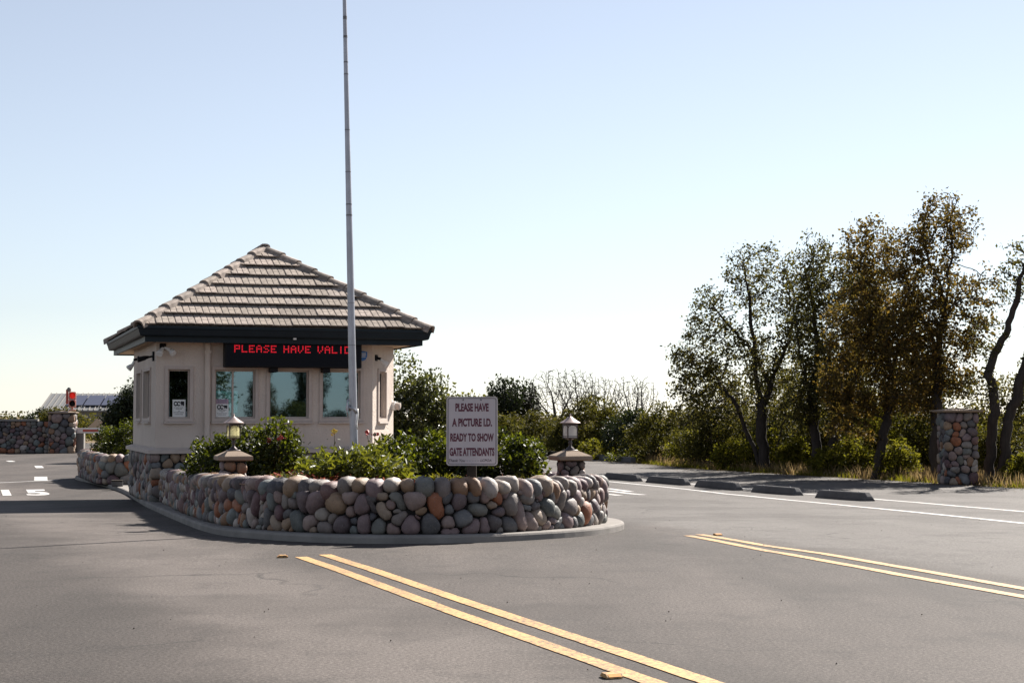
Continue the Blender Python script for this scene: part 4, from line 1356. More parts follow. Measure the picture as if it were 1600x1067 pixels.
# ================================================================== NOTICE SIGN
sy = 14.95
sg = thing('notice_sign', 'pale metal sign asking for picture identification, on a wooden post in planter', 'sign', (-0.373, sy, gz(sy) + SOIL), rad(-1.0))
SW, SH = 0.478, 0.642
zb = 0.64 - (gz(sy) + SOIL)
def rrect(w, h, r, n=5):
    P = []
    for cx, cz, a0 in ((w / 2 - r, r, -PI / 2), (w / 2 - r, h - r, 0), (-w / 2 + r, h - r, PI / 2), (-w / 2 + r, r, PI)):
        for i in range(n + 1):
            a = a0 + PI / 2 * i / n; P.append((cx + r * math.cos(a), cz + r * math.sin(a)))
    return P
def plate(P, y0, y1, zoff):
    m = MB(); n = len(P)
    m.add([(x_, y0, z_ + zoff) for x_, z_ in P] + [(x_, y1, z_ + zoff) for x_, z_ in P], [tuple(range(n)), tuple(range(n, 2 * n))[::-1]] + [(i, n + i, n + (i + 1) % n, (i + 1) % n) for i in range(n)])
    return m
plate(rrect(SW, SH, 0.028), -0.003, 0.003, zb).build('panel', M['signface'], sg)
Pa, Pb = rrect(SW, SH, 0.028), [(x_, z_ + .007) for x_, z_ in rrect(SW - .014, SH - .014, .023)]
n = len(Pa); m = MB()
m.add([(x_, -0.006, z_ + zb) for x_, z_ in Pa] + [(x_, -0.006, z_ + zb) for x_, z_ in Pb] + [(x_, -0.0031, z_ + zb) for x_, z_ in Pa] + [(x_, -0.0031, z_ + zb) for x_, z_ in Pb],
      [(i, (i + 1) % n, n + (i + 1) % n, n + i) for i in range(n)] + [(i, 2 * n + i, 2 * n + (i + 1) % n, (i + 1) % n) for i in range(n)] + [(n + i, n + (i + 1) % n, 3 * n + (i + 1) % n, 3 * n + i) for i in range(n)])
m.build('edge', M['signedge'], sg)
Pa, Pb = [(x_, z_ + .013) for x_, z_ in rrect(SW - .026, SH - .026, .020)], [(x_, z_ + .0185) for x_, z_ in rrect(SW - .037, SH - .037, .016)]
m = MB(); m.add([(x_, -0.0042, z_ + zb) for x_, z_ in Pa] + [(x_, -0.0042, z_ + zb) for x_, z_ in Pb], [(i, (i + 1) % n, n + (i + 1) % n, n + i) for i in range(n)])
m.build('border', M['signline'], sg)
def sign_text(txt, zc, w, h, off=0.018, mat='signink', xc=0.0, spacing=1.0, slant=0.0):
    V, F = text_mesh(txt, 1.0, off, spacing=spacing)
    x0, x1, z0, z1 = V[:, 0].min(), V[:, 0].max(), V[:, 1].min(), V[:, 1].max()
    m = MB(); m.add([((p[0] - (x0 + x1) / 2) / (x1 - x0) * w + xc + slant * (p[1] - z0) / (z1 - z0) * h, -0.0044, (p[1] - z0) / (z1 - z0) * h + zb + zc) for p in V], F)
    m.build('lettering', M[mat], sg)
px = SW / 80.0
sign_text('PLEASE HAVE', SH - 0.1395, 52 * px, 0.078, 0.046)
sign_text('A PICTURE I.D.', SH - 0.2800, 62.5 * px, 0.078, 0.046)
sign_text('READY TO SHOW', SH - 0.4190, 68 * px, 0.078, 0.046)
sign_text('GATE ATTENDANTS', SH - 0.5535, 70 * px, 0.078, 0.046)
sign_text('Thank You', 0.034, 26 * px, 0.027, 0.016, 'signline', -0.145, slant=0.25)
sign_text('LCPOA', 0.037, 17.5 * px, 0.024, 0.02, 'signline', 0.13, slant=0.25)
m = MB()
for i in range(5): m.box((-0.05 + i * 0.025, -0.0046, zb + 0.044), (-0.036 + i * 0.025, -0.0040, zb + 0.047))
m.build('dashes', M['signline'], sg)
for bx in (-0.083, 0.083):
    m = MB(); m.tube([(bx, -0.003, zb + SH - 0.03), (bx, -0.010, zb + SH - 0.03)], [0.008, 0.006], 8); m.build('bolt', M['polebolt'], sg)
m = MB(); m.box((-0.05, 0.012, -0.15), (0.04, 0.075, zb + SH - 0.05), 0.006); m.build('post', M['wood'], sg)
m = MB(); m.box((-0.16, 0.0035, zb + SH - 0.055), (0.16, 0.0115, zb + SH - 0.012)); m.build('brace', M['wood'], sg)

# ================================================================== LANE FURNITURE
stops = [((6.12, 27.31), (5.56, 29.18)), ((5.40, 30.15), (4.83, 31.93)), ((4.60, 32.45), (3.96, 34.2)), ((3.80, 34.8), (3.12, 36.5)), ((2.92, 36.9), (2.28, 38.6))]
slab = ['wheel stop of dark concrete, first and nearest in the white-lined row', 'second nearest dark wheel stop in the white-lined row', 'middle dark wheel stop of the five beside the lane',
        'dark wheel stop just beyond the middle one of the row', 'farthest wheel stop, partly hidden by the rounded planter end']
ws = None
for i, (a, c) in enumerate(stops):
    mx, my = (a[0] + c[0]) / 2, (a[1] + c[1]) / 2
    ang = math.atan2(c[1] - a[1], c[0] - a[0])
    slope = math.atan2(gz(c[1]) - gz(a[1]), math.hypot(c[0] - a[0], c[1] - a[1]))
    if ws is None:
        ws = thing('wheel_stop', slab[0], 'wheel stop', (mx, my, gz(my) + 0.002), ang, 'wheel stops along the white line')
        L, Wb, Wt, Hh = 0.92, 0.09, 0.055, 0.145
        m = MB()
        sec = [(-Wb, 0.0), (-Wb, 0.035), (-Wt - .008, Hh - 0.02), (-Wt + .012, Hh), (Wt - .012, Hh), (Wt + .008, Hh - 0.02), (Wb, 0.035), (Wb, 0)]
        xs = [(-L, 0.35), (-L + .02, 0.55), (-L + 0.10, 1.0), (L - 0.10, 1.0), (L - .02, .55), (L, 0.35)]
        vs = [(x_, y_, z_ * k) for x_, k in xs for y_, z_ in sec]
        n = len(sec)
        fs = [(i_ * n + k, (i_ + 1) * n + k, (i_ + 1) * n + (k + 1) % n, i_ * n + (k + 1) % n) for i_ in range(len(xs) - 1) for k in range(n)]
        fs += [tuple(range(n)), tuple(range((len(xs) - 1) * n, len(xs) * n))[::-1]]
        m.add(vs, fs); m.build('block', M['stop'], ws)
        for px_ in (-0.55, 0.55):
            m = MB(); m.lathe([(0.018, Hh - 0.01), (0.018, Hh + 0.006), (0.008, Hh + 0.010)], (px_, 0, 0), 8); m.build('pin', M['polebolt'], ws)
        w = ws
    else:
        w = copy_tree(ws); w['label'] = slab[i]
    w.location = (mx, my, gz(my) + 0.002); w.rotation_euler = (0, -slope, ang)

rp = None
for (x_, y_, a, lab) in ((-1.80, 12.62, 0.2, 'amber road reflector at the far tip of left yellow lines'), (0.42, 6.80, 1.9, 'amber road reflector nearest the viewer beside left yellow lines'), (2.02, 15.78, 1.8, 'amber road reflector at the far tip of right yellow lines')):
    if rp is None:
        rp = thing('road_reflector', lab, 'road reflector', (x_, y_, gz(y_) + 0.003), a, 'amber reflectors on the road')
        rp.scale = (0.68, 0.68, 0.8)
        m = MB(); vs = []
        for s_, z_ in ((0.062, 0.0), (0.058, 0.008), (0.036, 0.022)): vs += [(-s_, -0.052, z_), (s_, -0.052, z_), (s_, 0.052, z_), (-s_, 0.052, z_)]
        fs = [(3, 2, 1, 0), (8, 9, 10, 11)]
        for i in range(2):
            for k in range(4): fs.append((i * 4 + k, i * 4 + (k + 1) % 4, i * 4 + 4 + (k + 1) % 4, i * 4 + 4 + k))
        m.add(vs, fs); m.build('body', M['yellow'], rp)
        for s_ in (-1, 1):
            m = MB(); m.add([(s_ * 0.0595, -0.042, 0.009), (s_ * 0.0595, 0.042, 0.009), (s_ * 0.0405, 0.042, 0.0215), (s_ * 0.0405, -0.042, 0.0215)], [(0, 1, 2, 3)] if s_ > 0 else [(3, 2, 1, 0)])
            m.build('lens', M['amber'], rp)
    else:
        q = copy_tree(rp); q['label'] = lab; q.location = (x_, y_, gz(y_) + 0.003); q.rotation_euler = (0, 0, a)

# cobble gate pillar at the edge of the trees
def stone_pillar(x, y, w, h, capw, label, seed, size, yaw=0.0, caph=0.10):
    t = thing('stone_pillar', label, 'stone pillar', (x, y, gz(y) - 0.02), yaw)
    q = w / 2 - 0.035
    m = MB(); m.box((-q, -q, 0), (q, q, h)); core = m.build('core', M['mortar'], t)
    cv = Curve2(resample(np.array([(-q, q), (-q, -q), (q, -q), (q, q), (-q, q)]), 0.03))
    add_stones(core, curve_stones(cv, 0.01, cv.L - 0.01, lambda p: 0.0, h - 0.01, size, seed, bulge=0.42), 290)
    c2 = capw / 2
    m = MB(); vs = []
    for r, z in ((c2 - .04, h), (c2, h + caph * .28), (c2, h + caph * .5), (0.06, h + caph)): vs += [(-r, -r, z), (r, -r, z), (r, r, z), (-r, r, z)]
    fs = [(3, 2, 1, 0), (12, 13, 14, 15)]
    for i in range(3):
        for k in range(4): fs.append((i * 4 + k, i * 4 + (k + 1) % 4, i * 4 + 4 + (k + 1) % 4, i * 4 + 4 + k))
    m.add(vs, fs); m.build('cap', M['cap'], t)
    return t
stone_pillar(9.93, 35.75, 0.74, 1.60, 0.90, 'square cobblestone gate pillar with flat cap under the tall trees', 41, 0.165, rad(2))

# far cobble wall with pillar and signal on the left
fw = thing('stone_wall', 'long dark cobblestone wall with pale coping across the road', 'stone wall', (-20.4, 64.6, gz(64)))
LW = np.array([(-27.0, 63.7), (-18.75, 65.1)])
lc = Curve2(resample(LW, 0.1))
org = tuple(fw.location)
zg = lambda p: gz(p[1])
b = MB(); b.add(*core_on_curve(lc, lambda p: zg(p) - 0.05, lambda p: zg(p) + 1.30, 0.03, 0.36, org)); b.build('core', M['mortar'], fw)
gs = curve_stones(lc, 0.02, lc.L - .02, zg, 1.28, 0.185, 51, org, 0.42)
print('far wall stones', len(gs))
add_stones(fw, gs, 290, key=lambda g: -np.mean([p[0] for p in g[0]]))
b = MB(); b.add(*core_on_curve(lc, lambda p: zg(p) + 1.30, lambda p: zg(p) + 1.38, -0.06, 0.44, org, u1=lc.L - 0.5)); b.build('coping', M['concrete'], fw)
stone_pillar(-18.3, 65.3, 1.02, 1.62, 1.14, 'cobblestone pillar at the end of far wall, carrying the signal', 61, 0.23, rad(9), 0.12)
ts = thing('traffic_signal', 'small red traffic signal with two lenses on top of far pillar', 'traffic signal', (-17.93, 65.3, gz(65.3) + 1.71), rad(14))
ts.scale = (0.86, 0.86, 0.93)
b = MB(); b.box((-0.16, -0.13, 0), (0.16, 0.13, 0.06), 0.01); b.tube([(0, 0, 0.05), (0, 0, 0.16)], 0.05, 8); b.build('base', M['pinkpaint'], ts)
for z0, lens, nm in ((0.15, 'black', 'dark'), (0.50, 'redlens', 'red')):
    b = MB(); b.box((-0.17, -0.10, z0), (0.17, 0.12, z0 + 0.34), 0.025)
    hs_ = b.build('housing', M['pinkpaint'], ts)
    b = MB(); b.lathe([(0.001, 0.0), (0.12, 0.005), (0.13, 0.02)], (0, 0, 0), 14)
    b.v = [(p[0], -0.135 + p[2], z0 + 0.17 + p[1]) for p in b.v]; b.build('lens', M[lens], hs_, 180)
    vs, fs = [], []
    for i in range(11):
        a = -0.35 + (PI + 0.7) * i / 10
        for r, y_ in ((0.15, -0.10), (0.15, -0.30 - 0.02 * math.sin(a)), (0.142, -0.30), (0.142, -0.10)): vs.append((r * math.cos(a), y_, z0 + 0.17 + r * math.sin(a)))
    for i in range(10):
        for k in range(4): fs.append((i * 4 + k, i * 4 + (k + 1) % 4, i * 4 + 4 + (k + 1) % 4, i * 4 + 4 + k))
    b = MB(); b.add(vs, fs); b.build('visor', M['redpaint'], hs_)
b = MB(); b.box((-0.30, 0.0, 0.30), (-0.185, 0.2, 0.95), 0.02); b.build('backplate', M['redpaint'], ts)
b = MB(); b.lathe([(0.06, 0.84), (0.10, 0.88), (0.10, 0.97), (0.05, 1.03)], (-0.16, 0.05, 0), 10); b.build('beacon', M['farwall'], ts, 50)
ga = thing('barrier_arm', 'red and white barrier arm reaching out from far pillar', 'barrier', (-17.75, 65.6, gz(65.6)), rad(3))
b = MB(); b.box((-0.05, -0.15, 0), (0.25, 0.15, 1.0), 0.02); b.build('post', M['concrete'], ga)
b = MB(); b.box((-0.05, -0.20, 0.80), (2.1, -0.155, 1.02), 0.008); arm = b.build('arm', M['whiteplastic'], ga)
for x0 in (0.22,):
    b = MB(); b.box((x0, -0.204, 0.86), (x0 + 0.62, -0.2005, 0.96)); b.build('stripe', M['redpaint'], arm)
b = MB(); dm = [(0, -.55), (.55, 0), (0, .55), (-.55, 0)]
b.add([(x_, 0, z_) for x_, z_ in dm] + [(x_, 0.02, z_) for x_, z_ in dm], [(0, 1, 2, 3), (7, 6, 5, 4)] + [(i, 4 + i, 4 + (i + 1) % 4, (i + 1) % 4) for i in range(4)])
dsn = thing('diamond_sign', 'tan diamond-shaped board standing behind the barrier arm', 'sign', (-17.9, 69.5, gz(69)), rad(12))
o = b.build('board', M['soffit'], dsn); o.location = (0, 0, 0.95)
b = MB(); b.box((-0.04, 0.022, -0.1), (0.04, 0.09, 1.3)); b.build('post', M['wood'], dsn)

# second planter behind the booth on the left
P2 = catmull([(-8.5, 40.2), (-10.1, 39.6), (-10.3, 38.3), (-9.6, 36.2), (-8.86, 34.2), (-8.52, 33.65), (-8.1, 33.55), (-7.2, 33.85), (-5.6, 34.4)], 7)
p2 = Curve2(resample(P2, 0.05))
pl2 = thing('planter_wall', 'low cobblestone planter wall behind booth with lit stone tops', 'planter wall', (-8.6, 33.8, gz(33.8) + KERB))
org = tuple(pl2.location)
b = MB(); b.add(*core_on_curve(p2, lambda p: zk(p) - .03, lambda p: zk(p) + 0.50, 0.03, 0.30, org)); b.build('core', M['mortar'], pl2)
gs = curve_stones(p2, 0.3, p2.L - .02, zk, 0.48, 0.19, 71, org, 0.5) + cap_row(p2, 0.2, p2.L - .05, zk, 0.62, 0.30, 72, org, (0.17, 0.26))
print('planter2', len(gs))
add_stones(pl2, gs, 290, key=lambda g: np.mean([p[1] for p in g[0]]))
b = MB(); P = [tuple(p2.at(u) - p2.nor(u) * 0.28) for u in np.linspace(0, p2.L, 40)] + [(-5.9, 38.4)]
b.prism(P, gz(36) + 0.05, gz(36) + KERB + 0.46); tag(b.build('soil_bed', M['soil']), kind='structure')
bx = thing('utility_box', 'small dark utility box on the lit pavement beside the booth', 'utility box', (-8.02, 32.6, gz(32.6) + KERB), PHI)
b = MB(); b.box((-0.11, -0.09, 0), (0.11, 0.09, 0.11), 0.012); b.build('body', M['stop'], bx)
b = MB(); b.box((-0.12, -0.10, 0.111), (0.12, 0.10, 0.13), 0.006); b.build('lid', M['wood'], bx)

# house with solar panels far behind
hb = thing('solar_house', 'low far building with pale ribbed metal roof and solar panels', 'building', (-41.0, 140.0, -2.4), rad(3))
b = MB()
ZEV, ZRD, DEP, WD = 4.0, 5.45, 4.2, 15.0
b.add([(0, 0, 0), (WD, 0, 0), (WD, 2 * DEP, 0), (0, 2 * DEP, 0), (0, 0, ZEV), (WD, 0, ZEV), (WD, 2 * DEP, ZEV), (0, 2 * DEP, ZEV), (0, DEP, ZRD), (WD, DEP, ZRD)],
      [(0, 1, 5, 4), (2, 3, 7, 6), (1, 2, 6, 9, 5), (3, 0, 4, 8, 7)]); b.build('wall', M['farwall'], hb)
b = MB(); e = 0.25
for s_ in (0, 1):
    y0 = -e if s_ == 0 else 2 * DEP + e
    b.add([(-e, y0, ZEV), (WD + e, y0, ZEV), (WD + e, DEP, ZRD + .08), (-e, DEP, ZRD + .08), (-e, y0, ZEV - .12), (WD + e, y0, ZEV - .12), (WD + e, DEP, ZRD - .04), (-e, DEP, ZRD - .04)],
          [(0, 1, 2, 3), (7, 6, 5, 4), (0, 4, 5, 1), (1, 5, 6, 2), (2, 6, 7, 3), (3, 7, 4, 0)])
rf = b.build('roof', M['metalroof'], hb)
sl = Vector((0, DEP + e, ZRD + .08 - ZEV)).normalized(); up = Vector((0, -sl.z, sl.y)); o0 = Vector((0, -e, ZEV))
b = MB()
for i in range(34):
    x_ = -e + i * (WD + 2 * e) / 33
    c = o0 + Vector((x_, 0, 0))
    LL = math.hypot(DEP + e, ZRD + .08 - ZEV)
    b.add([c + Vector((-.03, 0, 0)), c + Vector((.03, 0, 0)), c + sl * LL + Vector((.03, 0, 0)), c + sl * LL + Vector((-.03, 0, 0)), c + up * .08 + Vector((-.03, 0, 0)), c + up * .08 + Vector((.03, 0, 0)), c + up * .08 + sl * LL + Vector((.03, 0, 0)), c + up * .08 + sl * LL + Vector((-.03, 0, 0))],
          [(4, 5, 6, 7), (0, 1, 5, 4), (1, 2, 6, 5), (3, 0, 4, 7)])
b.build('seam', M['farwall'], rf)
for i in range(5):
    x0 = 1.85 + i * 1.52
    c = o0 + Vector((x0, 0, 0)) + sl * 0.95 + up * 0.12
    b = MB(); w_, l_ = 1.40, 2.7
    b.add([c, c + Vector((w_, 0, 0)), c + Vector((w_, 0, 0)) + sl * l_, c + sl * l_] + [p + up * .05 for p in (c, c + Vector((w_, 0, 0)), c + Vector((w_, 0, 0)) + sl * l_, c + sl * l_)],
          [(4, 5, 6, 7), (0, 1, 5, 4), (1, 2, 6, 5), (2, 3, 7, 6), (3, 0, 4, 7)])
    b.build('solar_panel', M['solar'], hb)

# ================================================================== VEGETATION
def leaf_quads(C, size, rng, up=None, upw=0.0, slim=0.5, fold=0.25):
    """one folded kite of two triangles per centre"""
    n = len(C)
    t = rng.normal(size=(n, 3)); t[:, 2] -= 0.15
    if up is not None: t += up * upw
    t /= np.linalg.norm(t, axis=1, keepdims=True) + 1e-9
    r = rng.normal(size=(n, 3)); s = np.cross(t, r); s /= np.linalg.norm(s, axis=1, keepdims=True) + 1e-9
    nn = np.cross(t, s)
    L = (size * rng.uniform(0.6, 1.35, n))[:, None]
    W = L * slim * rng.uniform(0.8, 1.2, (n, 1))
    V = np.empty((n, 4, 3))
    V[:, 0] = C - t * L * 0.5
    V[:, 1] = C + s * W * 0.5 + nn * W * fold - t * L * 0.02
    V[:, 2] = C + t * L * 0.5
    V[:, 3] = C - s * W * 0.5 + nn * W * fold - t * L * 0.02
    F = np.empty((n, 2, 3), np.int32); k = np.arange(n) * 4
    F[:, 0] = np.stack([k, k + 1, k + 2], 1); F[:, 1] = np.stack([k, k + 2, k + 3], 1)
    return V.reshape(-1, 3), F.reshape(-1, 3)

def shrub(name, label, cat, loc, lobes, n, size, mat, seed, group=None, nclump=70, sig=0.16, slim=0.55, stem='stem', hollow=0.55, yaw=0.0, sprigs=0):
    """lobes: (x, y, z, rx, ry, rz) in shrub space"""
    rng = np.random.default_rng(seed)
    t = thing(name, label, cat, loc, yaw, group)
    lob = np.array(lobes, float)
    vol = lob[:, 3] * lob[:, 4] * lob[:, 5]
    pick = rng.choice(len(lob), nclump * 4, p=vol / vol.sum())
    dirs = rng.normal(size=(len(pick), 3)); dirs /= np.linalg.norm(dirs, axis=1, keepdims=True)
    rho = rng.uniform(hollow, 1.0, len(pick)) ** 0.6 * rng.uniform(0.88, 1.10, len(pick))
    P = lob[pick, :3] + dirs * lob[pick, 3:] * rho[:, None]
    P = P[P[:, 2] > 0.03][:nclump]
    mean = float(np.mean(np.cbrt(vol)))
    own = rng.integers(0, len(P), n)
    C = P[own] + np.clip(rng.normal(size=(n, 3)), -1.8, 1.8) * mean * sig
    C[:, 2] = np.abs(C[:, 2] - 0.01) + 0.01
    cen = lob[:, :3].mean(0)
    up = C - cen; up /= np.linalg.norm(up, axis=1, keepdims=True) + 1e-9
    V, F = leaf_quads(C, size, rng, up, 0.8, slim)
    link('foliage', mesh_np('foliage', V, F, mat), t)
    b = MB()
    idx = rng.choice(len(P), min(len(P), 26), replace=False)
    for i in idx:
        a = Vector((rng.normal(0, .05), rng.normal(0, .05), -0.05)); e = Vector(P[i])
        m1 = a.lerp(e, 0.5) + Vector(rng.normal(0, 0.06 * mean, 3)); 
        b.tube([a, m1, e], [0.016 * mean + .004, 0.01 * mean + .003, 0.003], 5)
    b.build('stem', M[stem], t, 180)
    return t

def colonize(base, stems, lobes, natt, seed, step=0.13, kill=0.19, infl=1.1):
    """space colonisation: returns nodes, parents. stems: list of polylines (world-relative) forming the trunk(s)"""
    rng = np.random.default_rng(seed)
    lob = np.array(lobes, float)
    vol = lob[:, 3] * lob[:, 4] * lob[:, 5]
    pick = rng.choice(len(lob), natt, p=vol / vol.sum())
    d = rng.normal(size=(natt, 3)); d /= np.linalg.norm(d, axis=1, keepdims=True)
    A = lob[pick, :3] + d * lob[pick, 3:] * (rng.uniform(0.05, 1, natt) ** 0.42)[:, None]
    N, Pa = [], []
    for st in stems:
        st = resample(np.array(st, float), step)
        wob = rng.normal(0, 0.042, st.shape); wob[0] = 0
        st = st + np.cumsum(wob, 0) * 0.6
        prev = -1
        if st[0][2] > 0.3 and N:
            dn = [np.linalg.norm(np.array(q) - st[0]) for q in N]; prev = int(np.argmin(dn))
            st = st + (np.array(N[prev]) - st[0]) * np.linspace(1, 0, len(st))[:, None]; st = st[1:]
        for q in st:
            N.append(q); Pa.append(prev); prev = len(N) - 1
    N = [Vector(q) for q in N]; Pa = list(Pa)
    A = [Vector(q) for q in A]
    for it in range(64):
        if not A or len(N) > 5200: break
        kd = KDTree(len(N))
        for k, q in enumerate(N): kd.insert(q, k)
        kd.balance()
        lim = infl if it > 4 else 2.4
        pull = {}
        for a in A:
            q, k, dist = kd.find(a)
            if dist < lim:
                pull.setdefault(k, Vector()).__iadd__((a - q).normalized())
        if not pull: break
        new = []
        for k, g in pull.items():
            g = g + Vector(rng.normal(0, 0.30, 3)); g.z += 0.06
            if g.length < 1e-6: continue
            new.append(N[k] + g.normalized() * step); Pa.append(k)
        N += new
        kn = KDTree(len(new))
        for k, q in enumerate(new): kn.insert(q, k)
        kn.balance()
        A = [a for a in A if kn.find(a)[2] > kill]
    return np.array([q[:] for q in N]), np.array(Pa)

def skeleton_mesh(N, Pa, rtip, rmax, exp=2.0):
    n = len(N); ch = [[] for _ in range(n)]
    for i, p in enumerate(Pa):
        if p >= 0: ch[p].append(i)
    r = np.zeros(n)
    order = list(range(n))[::-1]
    for i in order:      # parents always precede children
        r[i] = rtip if not ch[i] else sum(r[c] ** exp for c in ch[i]) ** (1 / exp)
    mx = r.max(); r = rtip + (rmax - rtip) * np.clip((r - rtip) / max(mx - rtip, 1e-6), 0, 1) ** 1.8
    V, F = [], []
    def add(pts, rs, k):
        b = MB(); b.tube(pts, rs, k, False)
        o = len(V); V.extend(b.v); F.extend([tuple(o + i for i in f) for f in b.f])
    roots = [i for i in range(n) if Pa[i] < 0]
    stack = [(i, None) for i in roots]
    while stack:
        i, par = stack.pop()
        chain = [i]; c = i
        while ch[c]:
            kids = sorted(ch[c], key=lambda q: -r[q])
            for kk in kids[1:]: stack.append((kk, c))
            c = kids[0]; chain.append(c)
        pts = [N[q] for q in chain]; rs = [r[q] for q in chain]
        if par is not None:
            pts = [N[par]] + pts; rs = [min(r[par], rs[0] * 1.15)] + rs
        if len(pts) >= 2:
            add(pts, rs, 8 if rs[0] > 0.05 else (5 if rs[0] > 0.015 else 3))
    return V, F, r, ch

def tree(name, label, loc, stems, lobes, natt, nleaf, size, mat, seed, rmax, group, cat='tree', bark='bark', rtip=0.0105, step=0.13, kill=0.19, spread=0.16, slim=0.6, per=None, thin=0.0, infl=1.1):
    rng = np.random.default_rng(seed + 99)
    t = thing(name, label, cat, loc, 0, group)
    if group and group.startswith('oaks'): t.scale = (1.04, 1.04, 1.065)
    N, Pa = colonize(loc, stems, lobes, natt, seed, step, kill, infl)
    V, F, r, ch = skeleton_mesh(N, Pa, rtip, rmax)
    print(name, label[:30], len(N), sum(1 for c in ch if not c), N.min(0) , N.max(0))
    b = MB(); b.v, b.f, b.mi = V, F, [0] * len(F)
    b.build('trunk', M[bark], t, 180)
    if nleaf:
        tips = np.array([i for i in range(len(N)) if r[i] < rtip * 1.9 and Pa[i] >= 0])
        if thin > 0:                       # some twigs are bare
            clump = (np.sin(N[tips, 0] * 2.1 + seed) + np.sin(N[tips, 2] * 2.7 + seed * 2) + np.sin(N[tips, 1] * 2.3)) / 3
            tips = tips[(clump + rng.uniform(-.6, .6, len(tips))) > thin - 0.5]
        zt = N[tips, 2]; wt = 1.5 - 1.05 * (zt - zt.min()) / max(1e-6, zt.max() - zt.min())
        own = rng.choice(tips, nleaf, p=wt / wt.sum())
        C = N[own] + (N[Pa[own]] - N[own]) * rng.uniform(0, 1, (nleaf, 1)) + rng.normal(0, spread * 0.55, (nleaf, 3))
        VV, FF = leaf_quads(C, size, rng, None, 0, slim)
        link('crown', mesh_np('crown', VV, FF, M[mat]), t)
    return t

def gl(x, y, dz=0.0): return (x, y, gz(y) + dz)

# ---- shrubs of the front planter
zs = lambda y: gz(y) + SOIL - 0.02
shrub('leafy_bush', 'dark glossy bush with red flower behind the glowing lantern pier', 'bush', (-3.08, 18.9, zs(18.9)),
      [(-0.42, 0.1, 0.20, .36, .40, .28), (-0.02, 0.2, 0.30, .42, .45, .33), (0.26, 0.05, 0.34, .36, .42, .36), (0.12, -.1, 0.18, .34, .4, .26), (0.40, .05, .30, .2, .3, .22)], 8200, 0.060, M['leaf_bush'], 101, nclump=190, sig=0.17)
shrub('light_bush', 'low bright green bush in front of flagpole foot', 'bush', (-1.62, 16.2, zs(16.2)),
      [(-0.30, 0, 0.10, .28, .35, .20), (0.12, .1, 0.13, .34, .4, .24), (0.40, 0, 0.09, .22, .3, .17)], 3200, 0.085, M['leaf_light'], 102, nclump=90, sig=0.2, slim=0.34)
shrub('leafy_bush', 'dark rounded bush just left of the notice sign', 'bush', (-0.98, 17.0, zs(17.0)),
      [(-0.24, 0, 0.22, .27, .35, .28), (0.16, .1, 0.24, .34, .4, .32), (0.36, -.1, 0.2, .28, .3, .25), (-.02, -.2, .14, .28, .28, .2)], 6000, 0.056, M['leaf_bush'], 103, nclump=130, sig=0.17)
shrub('leafy_bush', 'dark rounded bush with sunlit right rim behind right edge of notice sign', 'bush', (0.02, 16.75, zs(16.75)),
      [(-0.20, 0.05, 0.26, .32, .38, .32), (0.10, 0, 0.24, .24, .34, .28), (-.02, -.12, .14, .30, .28, .22), (-.38, .1, .2, .25, .3, .25)], 6600, 0.054, M['leaf_bush'], 104, nclump=140, sig=0.16)
shrub('ground_plant', 'small straw-green tuft on the mulch behind the front stones', 'plant', (-0.62, 15.15, zs(15.15)),
      [(0, 0, 0.04, .22, .12, .06)], 420, 0.05, M['leaf_yellow'], 105, nclump=26, sig=0.25, slim=0.25)
shrub('ground_plant', 'pale flowering tuft on the mulch below the dark bush', 'plant', (-2.25, 15.75, zs(15.75)),
      [(0, 0, 0.04, .14, .10, .06)], 260, 0.04, M['leaf_glossy'], 106, nclump=20, sig=0.25, slim=0.4)
shrub('ground_plant', 'sparse weeds on the soil under the right bush beside planter stones', 'plant', (0.14, 15.75, zs(15.75)),
      [(0, 0, 0.03, .22, .12, .05)], 300, 0.04, M['leaf_olive'], 107, nclump=24, sig=0.25, slim=0.3)
def flower(label, x, y, h, mat, seed, heads):
    rng = np.random.default_rng(seed)
    t = thing('flower', label, 'flower', (x, y, zs(y)))
    b = MB(); tops = []
    for i in range(heads):
        e = Vector((rng.normal(0, .06), rng.normal(0, .05), h * rng.uniform(.86, 1.02)))
        b.tube([(0, 0, -.05), Vector((e.x * .3, e.y * .3, h * .5)), e], [0.006, 0.005, 0.003], 5); tops.append(e)
    b.build('stem', M['stem'], t, 180)
    C = np.concatenate([np.array(e)[None] + rng.normal(0, 0.016, (16, 3)) for e in tops])
    V, F = leaf_quads(C, 0.042, rng, None, 0, .8); link('blossom', mesh_np('blossom', V, F, M[mat]), t)
    C = np.stack([rng.normal(0, .04, 26), rng.normal(0, .04, 26), rng.uniform(.1, h * .9, 26)], 1)
    V, F = leaf_quads(C, 0.06, rng, None, 0, .5); link('leaf_cluster', mesh_np('leaf_cluster', V, F, M['leaf_bush']), t)
flower('pink rose stalk between flagpole and booth corner', -1.63, 18.8, 0.62, 'petal', 1, 2)
flower('yellow flower stalk beside the flagpole foot', -2.10, 18.9, 0.58, 'petaly', 2, 1)
flower('red flower head on top of the dark bush behind left pier', -2.80, 18.72, 0.52, 'petal', 3, 2)

